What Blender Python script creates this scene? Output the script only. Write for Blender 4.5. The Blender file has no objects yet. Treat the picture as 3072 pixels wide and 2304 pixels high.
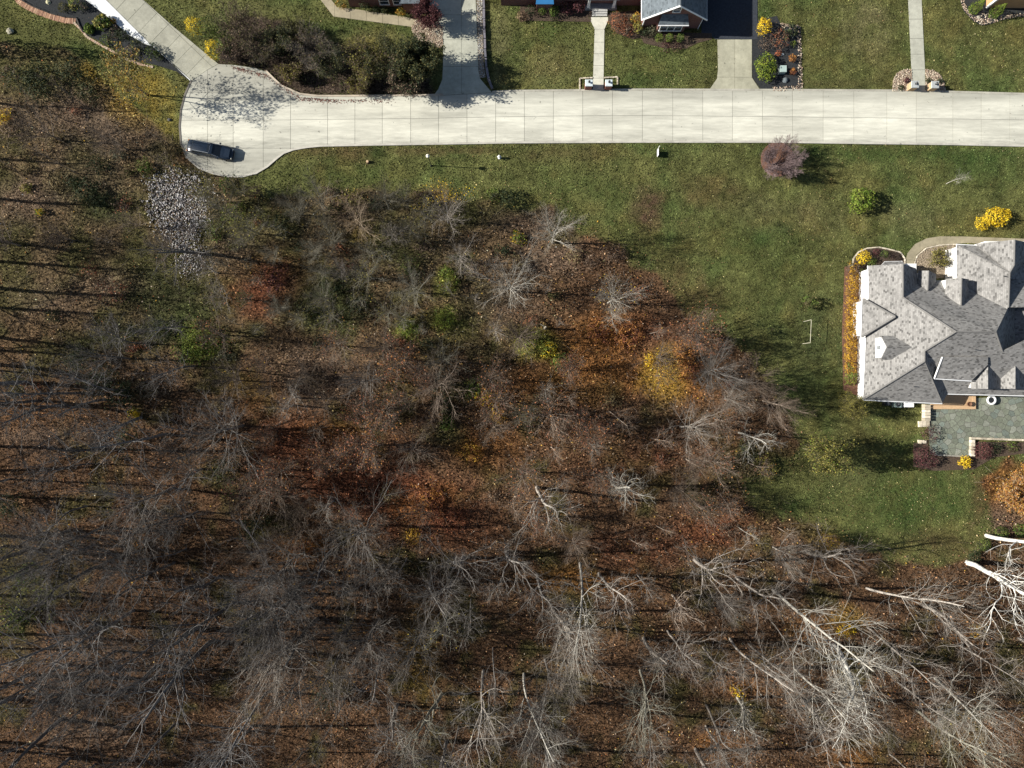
import bpy, math, random
import numpy as np
from mathutils import Vector, Matrix

# ------------------------------------------------------------------ camera, sky, sun, exposure
S = bpy.context.scene
COL = S.collection
PXM = 22.0                    # photo pixels (3072 wide) per metre on the ground
F = 2048.0                    # focal length in photo pixels (24 mm equivalent)
H = F / PXM                   # camera height above the ground
cam_d = bpy.data.cameras.new('camera')
cam_d.sensor_width = 36.0
cam_d.lens = 36.0 * F / 3072.0
cam_d.clip_start = 0.5
cam_d.clip_end = 3000
cam = bpy.data.objects.new('camera', cam_d)
cam.location = (0, 0, H)
COL.objects.link(cam)
S.camera = cam

SUN_EL = math.radians(29.5)
SH_AZ = math.radians(-3.2)    # direction in which shadows fall (0 = +x, image right)
W = bpy.data.worlds.new('World'); S.world = W; W.use_nodes = True
wn = W.node_tree.nodes; wl = W.node_tree.links
sky = wn.new('ShaderNodeTexSky'); sky.sky_type = 'NISHITA'; sky.sun_disc = False
sky.sun_elevation = SUN_EL
sky.sun_rotation = math.radians(270.0 - math.degrees(SH_AZ))
bg = wn['Background']; bg.inputs['Strength'].default_value = 0.05
wl.new(sky.outputs[0], bg.inputs[0])
sd = bpy.data.lights.new('sun', 'SUN'); sd.energy = 5.0; sd.angle = math.radians(0.5); sd.color = (1.0, 0.95, 0.86)
so = bpy.data.objects.new('sun', sd)
ldir = Vector((math.cos(SUN_EL) * math.cos(SH_AZ), math.cos(SUN_EL) * math.sin(SH_AZ), -math.sin(SUN_EL)))
so.rotation_euler = ldir.to_track_quat('-Z', 'Y').to_euler()
so.location = (-60, 0, 80)
COL.objects.link(so)
S.view_settings.view_transform = 'Standard'
S.view_settings.look = 'None'
S.view_settings.exposure = 0.9
S.view_settings.gamma = 1.0
S.view_settings.use_curve_mapping = False

# ------------------------------------------------------------------ helpers
R = random.Random(7)
NR = np.random.default_rng(11)

def P(px, py, z=0.0):
    """photo pixel -> the point of the place seen there at height z"""
    k = (1 - z / H) / PXM
    return ((px - 1536.0) * k, (1152.0 - py) * k, z)

def PP(pts, z=0.0):
    return [P(a, b, z) for a, b in pts]

def tag(o, label=None, cat=None, group=None, kind=None):
    if label: o['label'] = label
    if cat: o['category'] = cat
    if group: o['group'] = group
    if kind: o['kind'] = kind
    return o

def thing(name, label, cat, loc=(0, 0, 0), rz=0.0, group=None):
    o = bpy.data.objects.new(name, None)
    o.empty_display_size = 0.3
    o.location = loc; o.rotation_euler = (0, 0, rz)
    COL.objects.link(o)
    return tag(o, label, cat, group)

def mesh_np(name, V, Fc, col=None, smooth=False):
    """fast mesh from numpy verts (n,3) and faces (m,k)"""
    V = np.asarray(V, dtype=np.float32); Fc = np.asarray(Fc, dtype=np.int32)
    m = bpy.data.meshes.new(name)
    k = Fc.shape[1]
    m.vertices.add(len(V)); m.vertices.foreach_set('co', V.ravel())
    m.loops.add(Fc.size); m.loops.foreach_set('vertex_index', Fc.ravel())
    m.polygons.add(len(Fc))
    m.polygons.foreach_set('loop_start', np.arange(0, Fc.size, k, dtype=np.int32))
    m.polygons.foreach_set('loop_total', np.full(len(Fc), k, dtype=np.int32))
    if smooth: m.polygons.foreach_set('use_smooth', np.ones(len(Fc), dtype=bool))
    m.update(calc_edges=True)
    if col is not None:
        a = m.color_attributes.new('Col', 'FLOAT_COLOR', 'POINT')
        c = np.ones((len(V), 4), dtype=np.float32); c[:, :3] = col
        a.data.foreach_set('color', c.ravel())
    return m

def link(name, mesh, mat=None, parent=None, loc=None, color=None):
    if mat and not mesh.materials: mesh.materials.append(mat)
    o = bpy.data.objects.new(name, mesh)
    COL.objects.link(o)
    if parent: o.parent = parent
    if loc is not None: o.location = loc
    if color is not None: o.color = (*color, 1)
    return o

class MB:
    """collects shapes, then links them as ONE mesh object"""
    def __init__(s, origin=(0, 0, 0)):
        s.v = []; s.f = []; s.o = Vector(origin)
    def add(s, vs, fs):
        b = len(s.v)
        s.v += [tuple(Vector(p) - s.o) for p in vs]
        s.f += [[b + i for i in f] for f in fs]
        return s
    def poly(s, vs): return s.add(vs, [list(range(len(vs)))])
    def box(s, a, b):
        x0, y0, z0 = a; x1, y1, z1 = b
        return s.add([(x0, y0, z0), (x1, y0, z0), (x1, y1, z0), (x0, y1, z0), (x0, y0, z1), (x1, y0, z1), (x1, y1, z1), (x0, y1, z1)],
                     [[3, 2, 1, 0], [4, 5, 6, 7], [0, 1, 5, 4], [1, 2, 6, 5], [2, 3, 7, 6], [3, 0, 4, 7]])
    def rbox(s, c, ax, hx, hy, z0, z1, taper=1.0):
        ux, uy = math.cos(ax), math.sin(ax)
        def q(a, b, z): return (c[0] + a * ux - b * uy, c[1] + a * uy + b * ux, z)
        t = taper
        return s.add([q(-hx, -hy, z0), q(hx, -hy, z0), q(hx, hy, z0), q(-hx, hy, z0), q(-hx * t, -hy * t, z1), q(hx * t, -hy * t, z1), q(hx * t, hy * t, z1), q(-hx * t, hy * t, z1)],
                     [[3, 2, 1, 0], [4, 5, 6, 7], [0, 1, 5, 4], [1, 2, 6, 5], [2, 3, 7, 6], [3, 0, 4, 7]])
    def prism(s, pts, z0, z1):
        pts = [(p[0], p[1]) for p in pts]
        a = sum(pts[i - 1][0] * pts[i][1] - pts[i][0] * pts[i - 1][1] for i in range(len(pts)))
        if a < 0: pts = pts[::-1]
        n = len(pts)
        fs = [list(range(n, 2 * n)), list(range(n - 1, -1, -1))] + [[i, (i + 1) % n, n + (i + 1) % n, n + i] for i in range(n)]
        return s.add([(x, y, z0) for x, y in pts] + [(x, y, z1) for x, y in pts], fs)
    def tube(s, p, q, r0, r1=None, n=8, caps=True):
        r1 = r0 if r1 is None else r1
        p = Vector(p); q = Vector(q); d = (q - p).normalized()
        u = d.orthogonal().normalized(); w = d.cross(u)
        vs = [p + (u * math.cos(2 * math.pi * i / n) + w * math.sin(2 * math.pi * i / n)) * r0 for i in range(n)]
        vs += [q + (u * math.cos(2 * math.pi * i / n) + w * math.sin(2 * math.pi * i / n)) * r1 for i in range(n)]
        fs = [[i, (i + 1) % n, n + (i + 1) % n, n + i] for i in range(n)]
        if caps: fs += [list(range(n - 1, -1, -1)), list(range(n, 2 * n))]
        return s.add(vs, fs)
    def lathe(s, prof, n=14, c=(0, 0, 0)):
        vs = []; fs = []
        for r, z in prof:
            vs += [(c[0] + r * math.cos(2 * math.pi * i / n), c[1] + r * math.sin(2 * math.pi * i / n), c[2] + z) for i in range(n)]
        for k in range(len(prof) - 1):
            fs += [[k * n + i, k * n + (i + 1) % n, (k + 1) * n + (i + 1) % n, (k + 1) * n + i] for i in range(n)]
        fs += [list(range(n - 1, -1, -1)), [(len(prof) - 1) * n + i for i in range(n)]]
        return s.add(vs, fs)
    def mesh(s, name, smooth=False):
        m = bpy.data.meshes.new(name); m.from_pydata(s.v, [], s.f); m.update()
        if smooth: m.polygons.foreach_set('use_smooth', [True] * len(m.polygons))
        return m
    def build(s, name, mat, parent=None, loc=None, smooth=False, color=None):
        return link(name, s.mesh(name, smooth), mat, parent, loc, color)

def slope_uv(me):
    uv = me.uv_layers.new(name='UVMap')
    for p in me.polygons:
        n = p.normal
        u = Vector((0, 0, 1)).cross(n)
        u = u.normalized() if u.length > 1e-4 else Vector((1, 0, 0))
        v = n.cross(u)
        for li in p.loop_indices:
            co = me.vertices[me.loops[li].vertex_index].co
            uv.data[li].uv = (co.dot(u), co.dot(v))

# ---- numpy value noise
_T = np.random.default_rng(3).random((256, 256)).astype(np.float32)
def vn(x, y, s, seed=0):
    x = np.asarray(x) / s + seed * 17.31 + 500; y = np.asarray(y) / s + seed * 9.77 + 500
    xi = np.floor(x).astype(int); yi = np.floor(y).astype(int)
    fx = x - xi; fy = y - yi
    fx = fx * fx * (3 - 2 * fx); fy = fy * fy * (3 - 2 * fy)
    g = lambda a, b: _T[a % 256, b % 256]
    return (g(xi, yi) * (1 - fx) + g(xi + 1, yi) * fx) * (1 - fy) + (g(xi, yi + 1) * (1 - fx) + g(xi + 1, yi + 1) * fx) * fy
def fbm(x, y, s, seed=0, o=4):
    t = 0; a = 0.5
    for k in range(o):
        t = t + a * vn(x, y, s / 2 ** k, seed + k); a *= 0.5
    return t / (1 - 0.5 ** o)

def inpoly(x, y, pts):
    x = np.asarray(x); y = np.asarray(y)
    r = np.zeros(x.shape, dtype=bool); j = len(pts) - 1
    for i in range(len(pts)):
        xi, yi = pts[i]; xj, yj = pts[j]
        c = ((yi > y) != (yj > y)) & (x < (xj - xi) * (y - yi) / ((yj - yi) or 1e-9) + xi)
        r ^= c; j = i
    return r

def clip(poly, cell):
    """Sutherland-Hodgman: poly clipped by a convex ccw/cw cell"""
    a = sum(cell[i - 1][0] * cell[i][1] - cell[i][0] * cell[i - 1][1] for i in range(len(cell)))
    if a < 0: cell = cell[::-1]
    out = list(poly)
    for i in range(len(cell)):
        A = cell[i - 1]; B = cell[i]
        ins = lambda p: (B[0] - A[0]) * (p[1] - A[1]) - (B[1] - A[1]) * (p[0] - A[0]) >= 0
        src = out; out = []
        for k in range(len(src)):
            p = src[k - 1]; q = src[k]
            ip, iq = ins(p), ins(q)
            if ip != iq:
                d1 = (B[0] - A[0]) * (p[1] - A[1]) - (B[1] - A[1]) * (p[0] - A[0])
                d2 = (B[0] - A[0]) * (q[1] - A[1]) - (B[1] - A[1]) * (q[0] - A[0])
                t = d1 / (d1 - d2)
                out.append((p[0] + (q[0] - p[0]) * t, p[1] + (q[1] - p[1]) * t))
            if iq: out.append(q)
        if not out: return []
    res = []
    for p in out:
        if not res or abs(p[0] - res[-1][0]) + abs(p[1] - res[-1][1]) > 1e-3: res.append(p)
    return res if len(res) > 2 else []

def area(p): return abs(sum(p[i - 1][0] * p[i][1] - p[i][0] * p[i - 1][1] for i in range(len(p)))) / 2
def inset(cell, d):
    """shrinks a convex cell towards its inside by d on each side (cell is a list of points)"""
    n = len(cell)
    a = sum(cell[i - 1][0] * cell[i][1] - cell[i][0] * cell[i - 1][1] for i in range(n))
    if a < 0: cell = cell[::-1]
    out = [(-1e5, -1e5), (1e5, -1e5), (1e5, 1e5), (-1e5, 1e5)]
    for i in range(n):
        A = Vector(cell[i - 1]); B = Vector(cell[i]); e = (B - A)
        if e.length < 1e-6: continue
        e.normalize(); nn = Vector((-e.y, e.x))
        A2 = A + nn * d
        q = [A2 - e * 1e5, A2 + e * 1e5, A2 + e * 1e5 + nn * 2e5, A2 - e * 1e5 + nn * 2e5]
        out = clip(out, [tuple(v) for v in q])
        if not out: return []
    return out

# ------------------------------------------------------------------ materials
def new_mat(name, rough=0.9, spec=0.2):
    m = bpy.data.materials.new(name); m.use_nodes = True
    b = m.node_tree.nodes['Principled BSDF']
    b.inputs['Roughness'].default_value = rough
    b.inputs['Specular IOR Level'].default_value = spec
    return m, m.node_tree.nodes, m.node_tree.links, b

def mixc(ns, ls, a, b, fac, blend='MIX'):
    n = ns.new('ShaderNodeMix'); n.data_type = 'RGBA'; n.blend_type = blend
    for s, v in ((6, a), (7, b), (0, fac)):
        if hasattr(v, 'is_output'): ls.new(v, n.inputs[s])
        else: n.inputs[s].default_value = (*v, 1) if isinstance(v, tuple) else v
    return n.outputs[2]

def noise(ns, ls, scale, detail=3, rough=0.6, vec=None):
    n = ns.new('ShaderNodeTexNoise'); n.inputs['Scale'].default_value = scale
    n.inputs['Detail'].default_value = detail; n.inputs['Roughness'].default_value = rough
    if vec is None:
        g = ns.new('ShaderNodeNewGeometry'); vec = g.outputs['Position']
    ls.new(vec, n.inputs['Vector'])
    return n.outputs['Fac']

def mapr(ns, ls, v, a, b, c, d):
    n = ns.new('ShaderNodeMapRange')
    for i, x in enumerate((a, b, c, d)): n.inputs[i + 1].default_value = x
    ls.new(v, n.inputs[0]); return n.outputs[0]

def mul(ns, ls, a, b, op='MULTIPLY'):
    n = ns.new('ShaderNodeMath'); n.operation = op
    for i, v in enumerate((a, b)):
        if hasattr(v, 'is_output'): ls.new(v, n.inputs[i])
        else: n.inputs[i].default_value = v
    return n.outputs[0]

def bump(ns, ls, b, h, strength, dist):
    n = ns.new('ShaderNodeBump'); n.inputs['Strength'].default_value = strength; n.inputs['Distance'].default_value = dist
    ls.new(h, n.inputs['Height']); ls.new(n.outputs[0], b.inputs['Normal'])

def plain(name, col, var=0.25, scale=3.0, rough=0.85, spec=0.2, metal=0.0, bmp=0.0, use_obj=False):
    m, ns, ls, b = new_mat(name, rough, spec)
    f = noise(ns, ls, scale, 5, 0.65)
    k = mapr(ns, ls, f, 0.25, 0.75, 1 - var, 1 + var)
    c = col
    if use_obj:
        oi = ns.new('ShaderNodeObjectInfo'); c = oi.outputs['Color']
    ls.new(mixc(ns, ls, c, k, 1.0, 'MULTIPLY'), b.inputs['Base Color'])
    b.inputs['Metallic'].default_value = metal
    if bmp: bump(ns, ls, b, f, 0.6, bmp)
    return m

def concrete(name, col, stain=0.35, streak=(1, 1, 1), verge=False):
    m, ns, ls, b = new_mat(name, 0.9, 0.15)
    g = ns.new('ShaderNodeNewGeometry')
    mp = ns.new('ShaderNodeMapping'); mp.inputs['Scale'].default_value = streak
    ls.new(g.outputs['Position'], mp.inputs['Vector'])
    big = noise(ns, ls, 0.32, 6, 0.66, mp.outputs[0])
    mid = noise(ns, ls, 2.2, 5, 0.7, mp.outputs[0])
    fine = noise(ns, ls, 14, 3, 0.7)
    k = mul(ns, ls, mapr(ns, ls, big, 0.3, 0.7, 1 - stain, 1.08), mapr(ns, ls, mid, 0.25, 0.75, 0.86, 1.1))
    k = mul(ns, ls, k, mapr(ns, ls, fine, 0.2, 0.8, 0.9, 1.1))
    spots = noise(ns, ls, 1.7, 2, 0.5)
    k2 = mapr(ns, ls, spots, 0.7, 0.76, 1.0, 0.55)
    lane = noise(ns, ls, 0.9, 5, 0.7, mp.outputs[0]); k = mul(ns, ls, k, mapr(ns, ls, lane, 0.4, 0.7, 1.03, 0.86))
    k = mul(ns, ls, k, k2)
    if verge:                                # dirt washed along both edges of the street
        xyz = ns.new('ShaderNodeSeparateXYZ'); ls.new(g.outputs['Position'], xyz.inputs[0])
        wob = mapr(ns, ls, mid, 0.2, 0.8, -0.7, 0.7); yy = mul(ns, ls, xyz.outputs[1], wob, 'ADD')
        k = mul(ns, ls, k, mul(ns, ls, mapr(ns, ls, yy, 38.0, 40.1, 1.0, 0.66), mapr(ns, ls, yy, 32.5, 33.7, 0.72, 1.0)))
    oi = ns.new('ShaderNodeObjectInfo')
    c = mixc(ns, ls, oi.outputs['Color'], col, 1.0, 'MULTIPLY')
    c = mixc(ns, ls, c, k, 1.0, 'MULTIPLY')
    ls.new(c, b.inputs['Base Color'])
    bump(ns, ls, b, fine, 0.25, 0.02)
    return m

def attr_mat(name, var=0.4, scale=9.0, rough=0.9, spec=0.1, trans=0.0):
    """colour comes from the mesh's own leaf/stone colours, with fine variation"""
    m, ns, ls, b = new_mat(name, rough, spec)
    a = ns.new('ShaderNodeAttribute'); a.attribute_name = 'Col'
    f = noise(ns, ls, scale, 3, 0.7)
    c = mixc(ns, ls, a.outputs['Color'], mapr(ns, ls, f, 0.25, 0.75, 1 - var, 1 + var), 1.0, 'MULTIPLY')
    ls.new(c, b.inputs['Base Color'])
    if trans:
        t = ns.new('ShaderNodeBsdfTranslucent'); ls.new(c, t.inputs[0])
        mx = ns.new('ShaderNodeMixShader'); mx.inputs[0].default_value = trans
        ls.new(b.outputs[0], mx.inputs[1]); ls.new(t.outputs[0], mx.inputs[2])
        ls.new(mx.outputs[0], ns['Material Output'].inputs[0])
    return m

M = {}
M['road'] = concrete('road_concrete', (0.62, 0.61, 0.52), 0.32, (0.22, 1.5, 1), True)
M['drive'] = concrete('drive_concrete', (0.36, 0.355, 0.29), 0.25)
M['walk'] = concrete('walk_concrete', (0.50, 0.49, 0.41), 0.15)
M['tanwalk'] = concrete('tan_concrete', (0.34, 0.30, 0.21), 0.25)
M['glare_conc'] = concrete('glare_concrete', (0.74, 0.75, 0.74), 0.08)  # concrete whitened to carry the sun's glare in its colour
M['joint'] = plain('joint_sand', (0.10, 0.095, 0.085), 0.3)
M['kerb'] = concrete('kerb_concrete', (0.50, 0.48, 0.42), 0.3)
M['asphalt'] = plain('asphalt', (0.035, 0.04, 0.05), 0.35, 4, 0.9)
M['leaf'] = attr_mat('leaf', 0.35, 6, 0.75, 0.25, 0.25)
M['litter'] = attr_mat('dry_leaf', 0.35, 9, 0.9, 0.1)
M['stone'] = attr_mat('loose_stone', 0.35, 12, 0.9, 0.2)
M['bark'] = plain('bark', (0.3, 0.3, 0.3), 0.55, 2.5, 0.9, 0.1, use_obj=True)
M['twig'] = plain('twig_bark', (0.3, 0.3, 0.3), 0.3, 2.5, 0.95, 0.05, use_obj=True)
_n = M['twig'].node_tree.nodes; _l = M['twig'].node_tree.links
_c = mixc(_n, _l, _n['Principled BSDF'].inputs['Base Color'].links[0].from_socket, (.60, .56, .52), 1.0, 'MULTIPLY'); _l.new(_c, _n['Principled BSDF'].inputs['Base Color'])
M['tint'] = plain('masonry', (0.3, 0.3, 0.3), 0.3, 5, 0.9, 0.15, use_obj=True, bmp=0.02)
M['white'] = plain('white_paint', (0.80, 0.80, 0.78), 0.06, 2, 0.5, 0.4)
M['siding'] = plain('white_siding', (0.78, 0.77, 0.75), 0.07, 2, 0.7, 0.3)
M['gutter'] = plain('gutter_metal', (0.72, 0.73, 0.74), 0.1, 2, 0.4, 0.4)
M['dark_metal'] = plain('dark_metal', (0.02, 0.022, 0.024), 0.2, 4, 0.45, 0.5)
M['grey_metal'] = plain('grey_metal', (0.35, 0.37, 0.38), 0.15, 4, 0.5, 0.5)
M['tan_wood'] = plain('tan_board', (0.50, 0.34, 0.20), 0.15, 4, 0.7, 0.3)
M['deck'] = plain('deck_board', (0.16, 0.07, 0.055), 0.25, 3, 0.8, 0.2)
M['rubber'] = plain('rubber', (0.015, 0.015, 0.016), 0.2, 5, 0.9, 0.2)
M['chrome'] = plain('bright_metal', (0.75, 0.76, 0.78), 0.05, 3, 0.2, 0.6, metal=0.9)
M['paint'] = plain('dark_blue_paint', (0.010, 0.018, 0.032), 0.08, 1, 0.22, 0.6)
M['glass'] = plain('dark_glass', (0.012, 0.016, 0.02), 0.1, 1, 0.05, 0.8)
M['pane'] = plain('window_pane', (0.03, 0.045, 0.06), 0.15, 1, 0.06, 0.8)
M['lamp_glass'] = plain('opal_glass', (0.85, 0.83, 0.72), 0.04, 2, 0.3, 0.5)
M['amber'] = plain('amber_plastic', (0.6, 0.2, 0.03), 0.1, 2, 0.3, 0.5)
M['teal'] = plain('pale_green_steel', (0.34, 0.43, 0.40), 0.12, 3, 0.5, 0.4)
M['mulch'] = plain('mulch', (0.075, 0.055, 0.042), 0.55, 7, 0.95, 0.05, bmp=0.06)
M['darkmulch'] = plain('dark_mulch', (0.032, 0.034, 0.036), 0.5, 7, 0.95, 0.05, bmp=0.06)
M['redmulch'] = plain('red_mulch', (0.15, 0.08, 0.055), 0.45, 6, 0.95, 0.05, bmp=0.05)
M['pinegravel'] = plain('pea_gravel', (0.27, 0.22, 0.16), 0.5, 14, 0.95, 0.1, bmp=0.05)
M['terracotta'] = plain('brown_glaze', (0.14, 0.07, 0.04), 0.3, 6, 0.6, 0.3)

def shingle(name, lo, hi, tintv=(1, 1, 1)):
    m, ns, ls, b = new_mat(name, 0.9, 0.15)
    uv = ns.new('ShaderNodeUVMap')
    sp = ns.new('ShaderNodeSeparateXYZ'); ls.new(uv.outputs[0], sp.inputs[0])
    row = mul(ns, ls, sp.outputs[1], 1 / 0.2)
    rf = mul(ns, ls, row, 0.0, 'FLOOR')
    off = mul(ns, ls, rf, 0.437)
    cx = mul(ns, ls, mul(ns, ls, mul(ns, ls, sp.outputs[0], 1 / 0.31), off, 'ADD'), 0.0, 'FLOOR')
    cb = ns.new('ShaderNodeCombineXYZ'); ls.new(cx, cb.inputs[0]); ls.new(rf, cb.inputs[1])
    w = ns.new('ShaderNodeTexWhiteNoise'); w.noise_dimensions = '3D'; ls.new(cb.outputs[0], w.inputs['Vector'])
    r = ns.new('ShaderNodeValToRGB'); r.color_ramp.interpolation = 'LINEAR'
    e = r.color_ramp.elements
    e[0].position = 0; e[0].color = (*[lo * t for t in tintv], 1)
    e[1].position = 1; e[1].color = (*[hi * t for t in tintv], 1)
    k = e.new(0.22); k.color = (*[(lo * .45 + hi * .55) * t for t in tintv], 1)
    ls.new(w.outputs['Value'], r.inputs[0])
    fr = mul(ns, ls, row, 0.0, 'FRACT')
    edge = mapr(ns, ls, fr, 0.0, 0.14, 0.72, 1.0)
    f = noise(ns, ls, 9, 4, 0.7); g = noise(ns, ls, 0.5, 4, 0.6)
    c = mixc(ns, ls, r.outputs[0], mul(ns, ls, edge, mapr(ns, ls, f, 0.25, 0.75, 0.8, 1.2)), 1.0, 'MULTIPLY')
    c = mixc(ns, ls, c, mapr(ns, ls, g, 0.3, 0.7, 0.88, 1.1), 1.0, 'MULTIPLY')
    ls.new(c, b.inputs['Base Color'])
    bump(ns, ls, b, fr, 0.5, 0.02)
    return m
M['shingle'] = shingle('grey_shingle', 0.095, 0.265, (1, 0.975, 0.94))
M['shingle_blue'] = shingle('slate_shingle', 0.09, 0.17, (0.85, 1.0, 1.12))

def brickmat():
    m, ns, ls, b = new_mat('red_brick', 0.9, 0.1)
    uv = ns.new('ShaderNodeUVMap')
    t = ns.new('ShaderNodeTexBrick'); ls.new(uv.outputs[0], t.inputs['Vector'])
    t.inputs['Scale'].default_value = 1.0
    t.inputs['Brick Width'].default_value = 0.22; t.inputs['Row Height'].default_value = 0.075
    t.inputs['Mortar Size'].default_value = 0.006
    t.inputs['Color1'].default_value = (0.20, 0.085, 0.065, 1); t.inputs['Color2'].default_value = (0.14, 0.06, 0.05, 1)
    t.inputs['Mortar'].default_value = (0.25, 0.22, 0.2, 1)
    ls.new(t.outputs[0], b.inputs['Base Color'])
    return m
M['brick'] = brickmat()

# ------------------------------------------------------------------ outlines traced on the ground (photo pixels)
ROAD = [(3700, 300), (3072, 285), (2860, 279), (2700, 275), (2304, 273), (1920, 272), (1536, 276), (1476, 279), (1330, 287), (1268, 289),
        (1040, 291), (952, 291), (900, 285), (844, 260), (820, 238), (797, 215), (768, 205), (700, 195), (655, 193), (620, 212), (577, 243),
        (558, 285), (546, 330), (542, 380), (546, 430), (562, 470), (600, 503), (640, 518), (680, 527), (725, 528), (768, 518), (800, 499),
        (830, 473), (850, 458), (880, 447), (920, 440), (960, 436), (1100, 433), (1300, 430), (1536, 426), (1900, 424), (2304, 424),
        (2600, 428), (2850, 431), (3072, 436), (3700, 450)]
DRIVE_NW = [(319, 0), (280, -40), (200, -130), (310, -130), (430, 0), (520, 80), (655, 192), (620, 211), (576, 243), (451, 132)]
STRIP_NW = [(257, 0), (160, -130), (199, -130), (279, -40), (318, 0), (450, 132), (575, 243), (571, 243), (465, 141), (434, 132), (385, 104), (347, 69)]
DRIVE_MID = [(1290, -120), (1425, -120), (1427, 0), (1432, 119), (1435, 209), (1440, 236), (1462, 262), (1476, 278), (1330, 286), (1301, 287), (1315, 268),
             (1327, 239), (1329, 199), (1330, 119), (1296, 112), (1290, 60)]
DRIVE_E = [(2152, 119), (2255, 119), (2255, 233), (2281, 272), (2126, 272), (2151, 236), (2154, 208)]
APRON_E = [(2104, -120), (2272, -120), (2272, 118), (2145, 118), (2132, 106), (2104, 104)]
WALK_MID = [(1773, 52), (1824, 52), (1824, 62), (1813, 88), (1810, 272), (1778, 272), (1784, 88), (1773, 64)]
WALK_E = [(2712, -130), (2752, -130), (2764, 0), (2774, 208), (2775, 274), (2739, 274), (2734, 208), (2724, 0)]
WALK_NW = [(962, 0), (880, -120), (920, -120), (994, 0), (1011, 21), (1080, 30), (1219, 52), (1244, 59), (1244, 82), (1001, 50)]
WALK_HOUSE = [(2722, 835), (2715, 790), (2722, 760), (2745, 732), (2780, 715), (2820, 709), (2900, 710), (3060, 716), (3200, 720), (3200, 740),
              (3040, 736), (2900, 729), (2815, 734), (2775, 742), (2748, 765), (2740, 790), (2738, 835)]
COURT = [(2740, 835), (2742, 790), (2750, 766), (2776, 743), (2815, 735), (2875, 731), (2885, 835)]
PATIO = [(2785, 1205), (3110, 1182), (3110, 1320), (3072, 1319), (2908, 1316), (2906, 1368), (2790, 1364), (2785, 1283)]
PAVED = [ROAD, DRIVE_NW, STRIP_NW, DRIVE_MID, DRIVE_E, APRON_E, WALK_MID, WALK_E, WALK_NW, WALK_HOUSE, COURT, PATIO]
LAWN_S = [(720, 535), (700, 560), (810, 605), (930, 618), (985, 572), (1100, 570), (1190, 585), (1320, 575), (1420, 600), (1530, 595), (1640, 620),
          (1715, 690), (1790, 725), (1900, 770), (1985, 850), (2050, 905), (2130, 965), (2210, 1030), (2280, 1130), (2360, 1230), (2390, 1320),
          (2310, 1390), (2230, 1440), (2240, 1500), (2330, 1560), (2450, 1590), (2560, 1625), (2700, 1688), (2860, 1705), (2925, 1650),
          (2965, 1560), (2930, 1440), (2960, 1400), (3072, 1380), (3700, 1380), (3700, 300), (720, 300)]
LAWN_N = [(-700, 60), (0, 128), (70, 140), (130, 140), (200, 150), (262, 178), (300, 235), (360, 290), (440, 345), (500, 400), (545, 440), (560, 300), (640, 285), (1040, 300), (4000, 300),
          (4000, -900), (-700, -900)]
BED_N = [(640, 200), (700, 120), (690, 60), (740, 45), (850, 60), (920, 115), (1000, 130), (1080, 150), (1190, 190), (1250, 205), (1290, 235),
         (1300, 285), (960, 289), (900, 283), (845, 258), (797, 214), (700, 194)]
RIPRAP = [(452, 535), (500, 522), (560, 524), (610, 538), (626, 580), (642, 620), (604, 668), (590, 730), (600, 800), (566, 830), (545, 770), (500, 712), (470, 680), (452, 640), (445, 585)]

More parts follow.
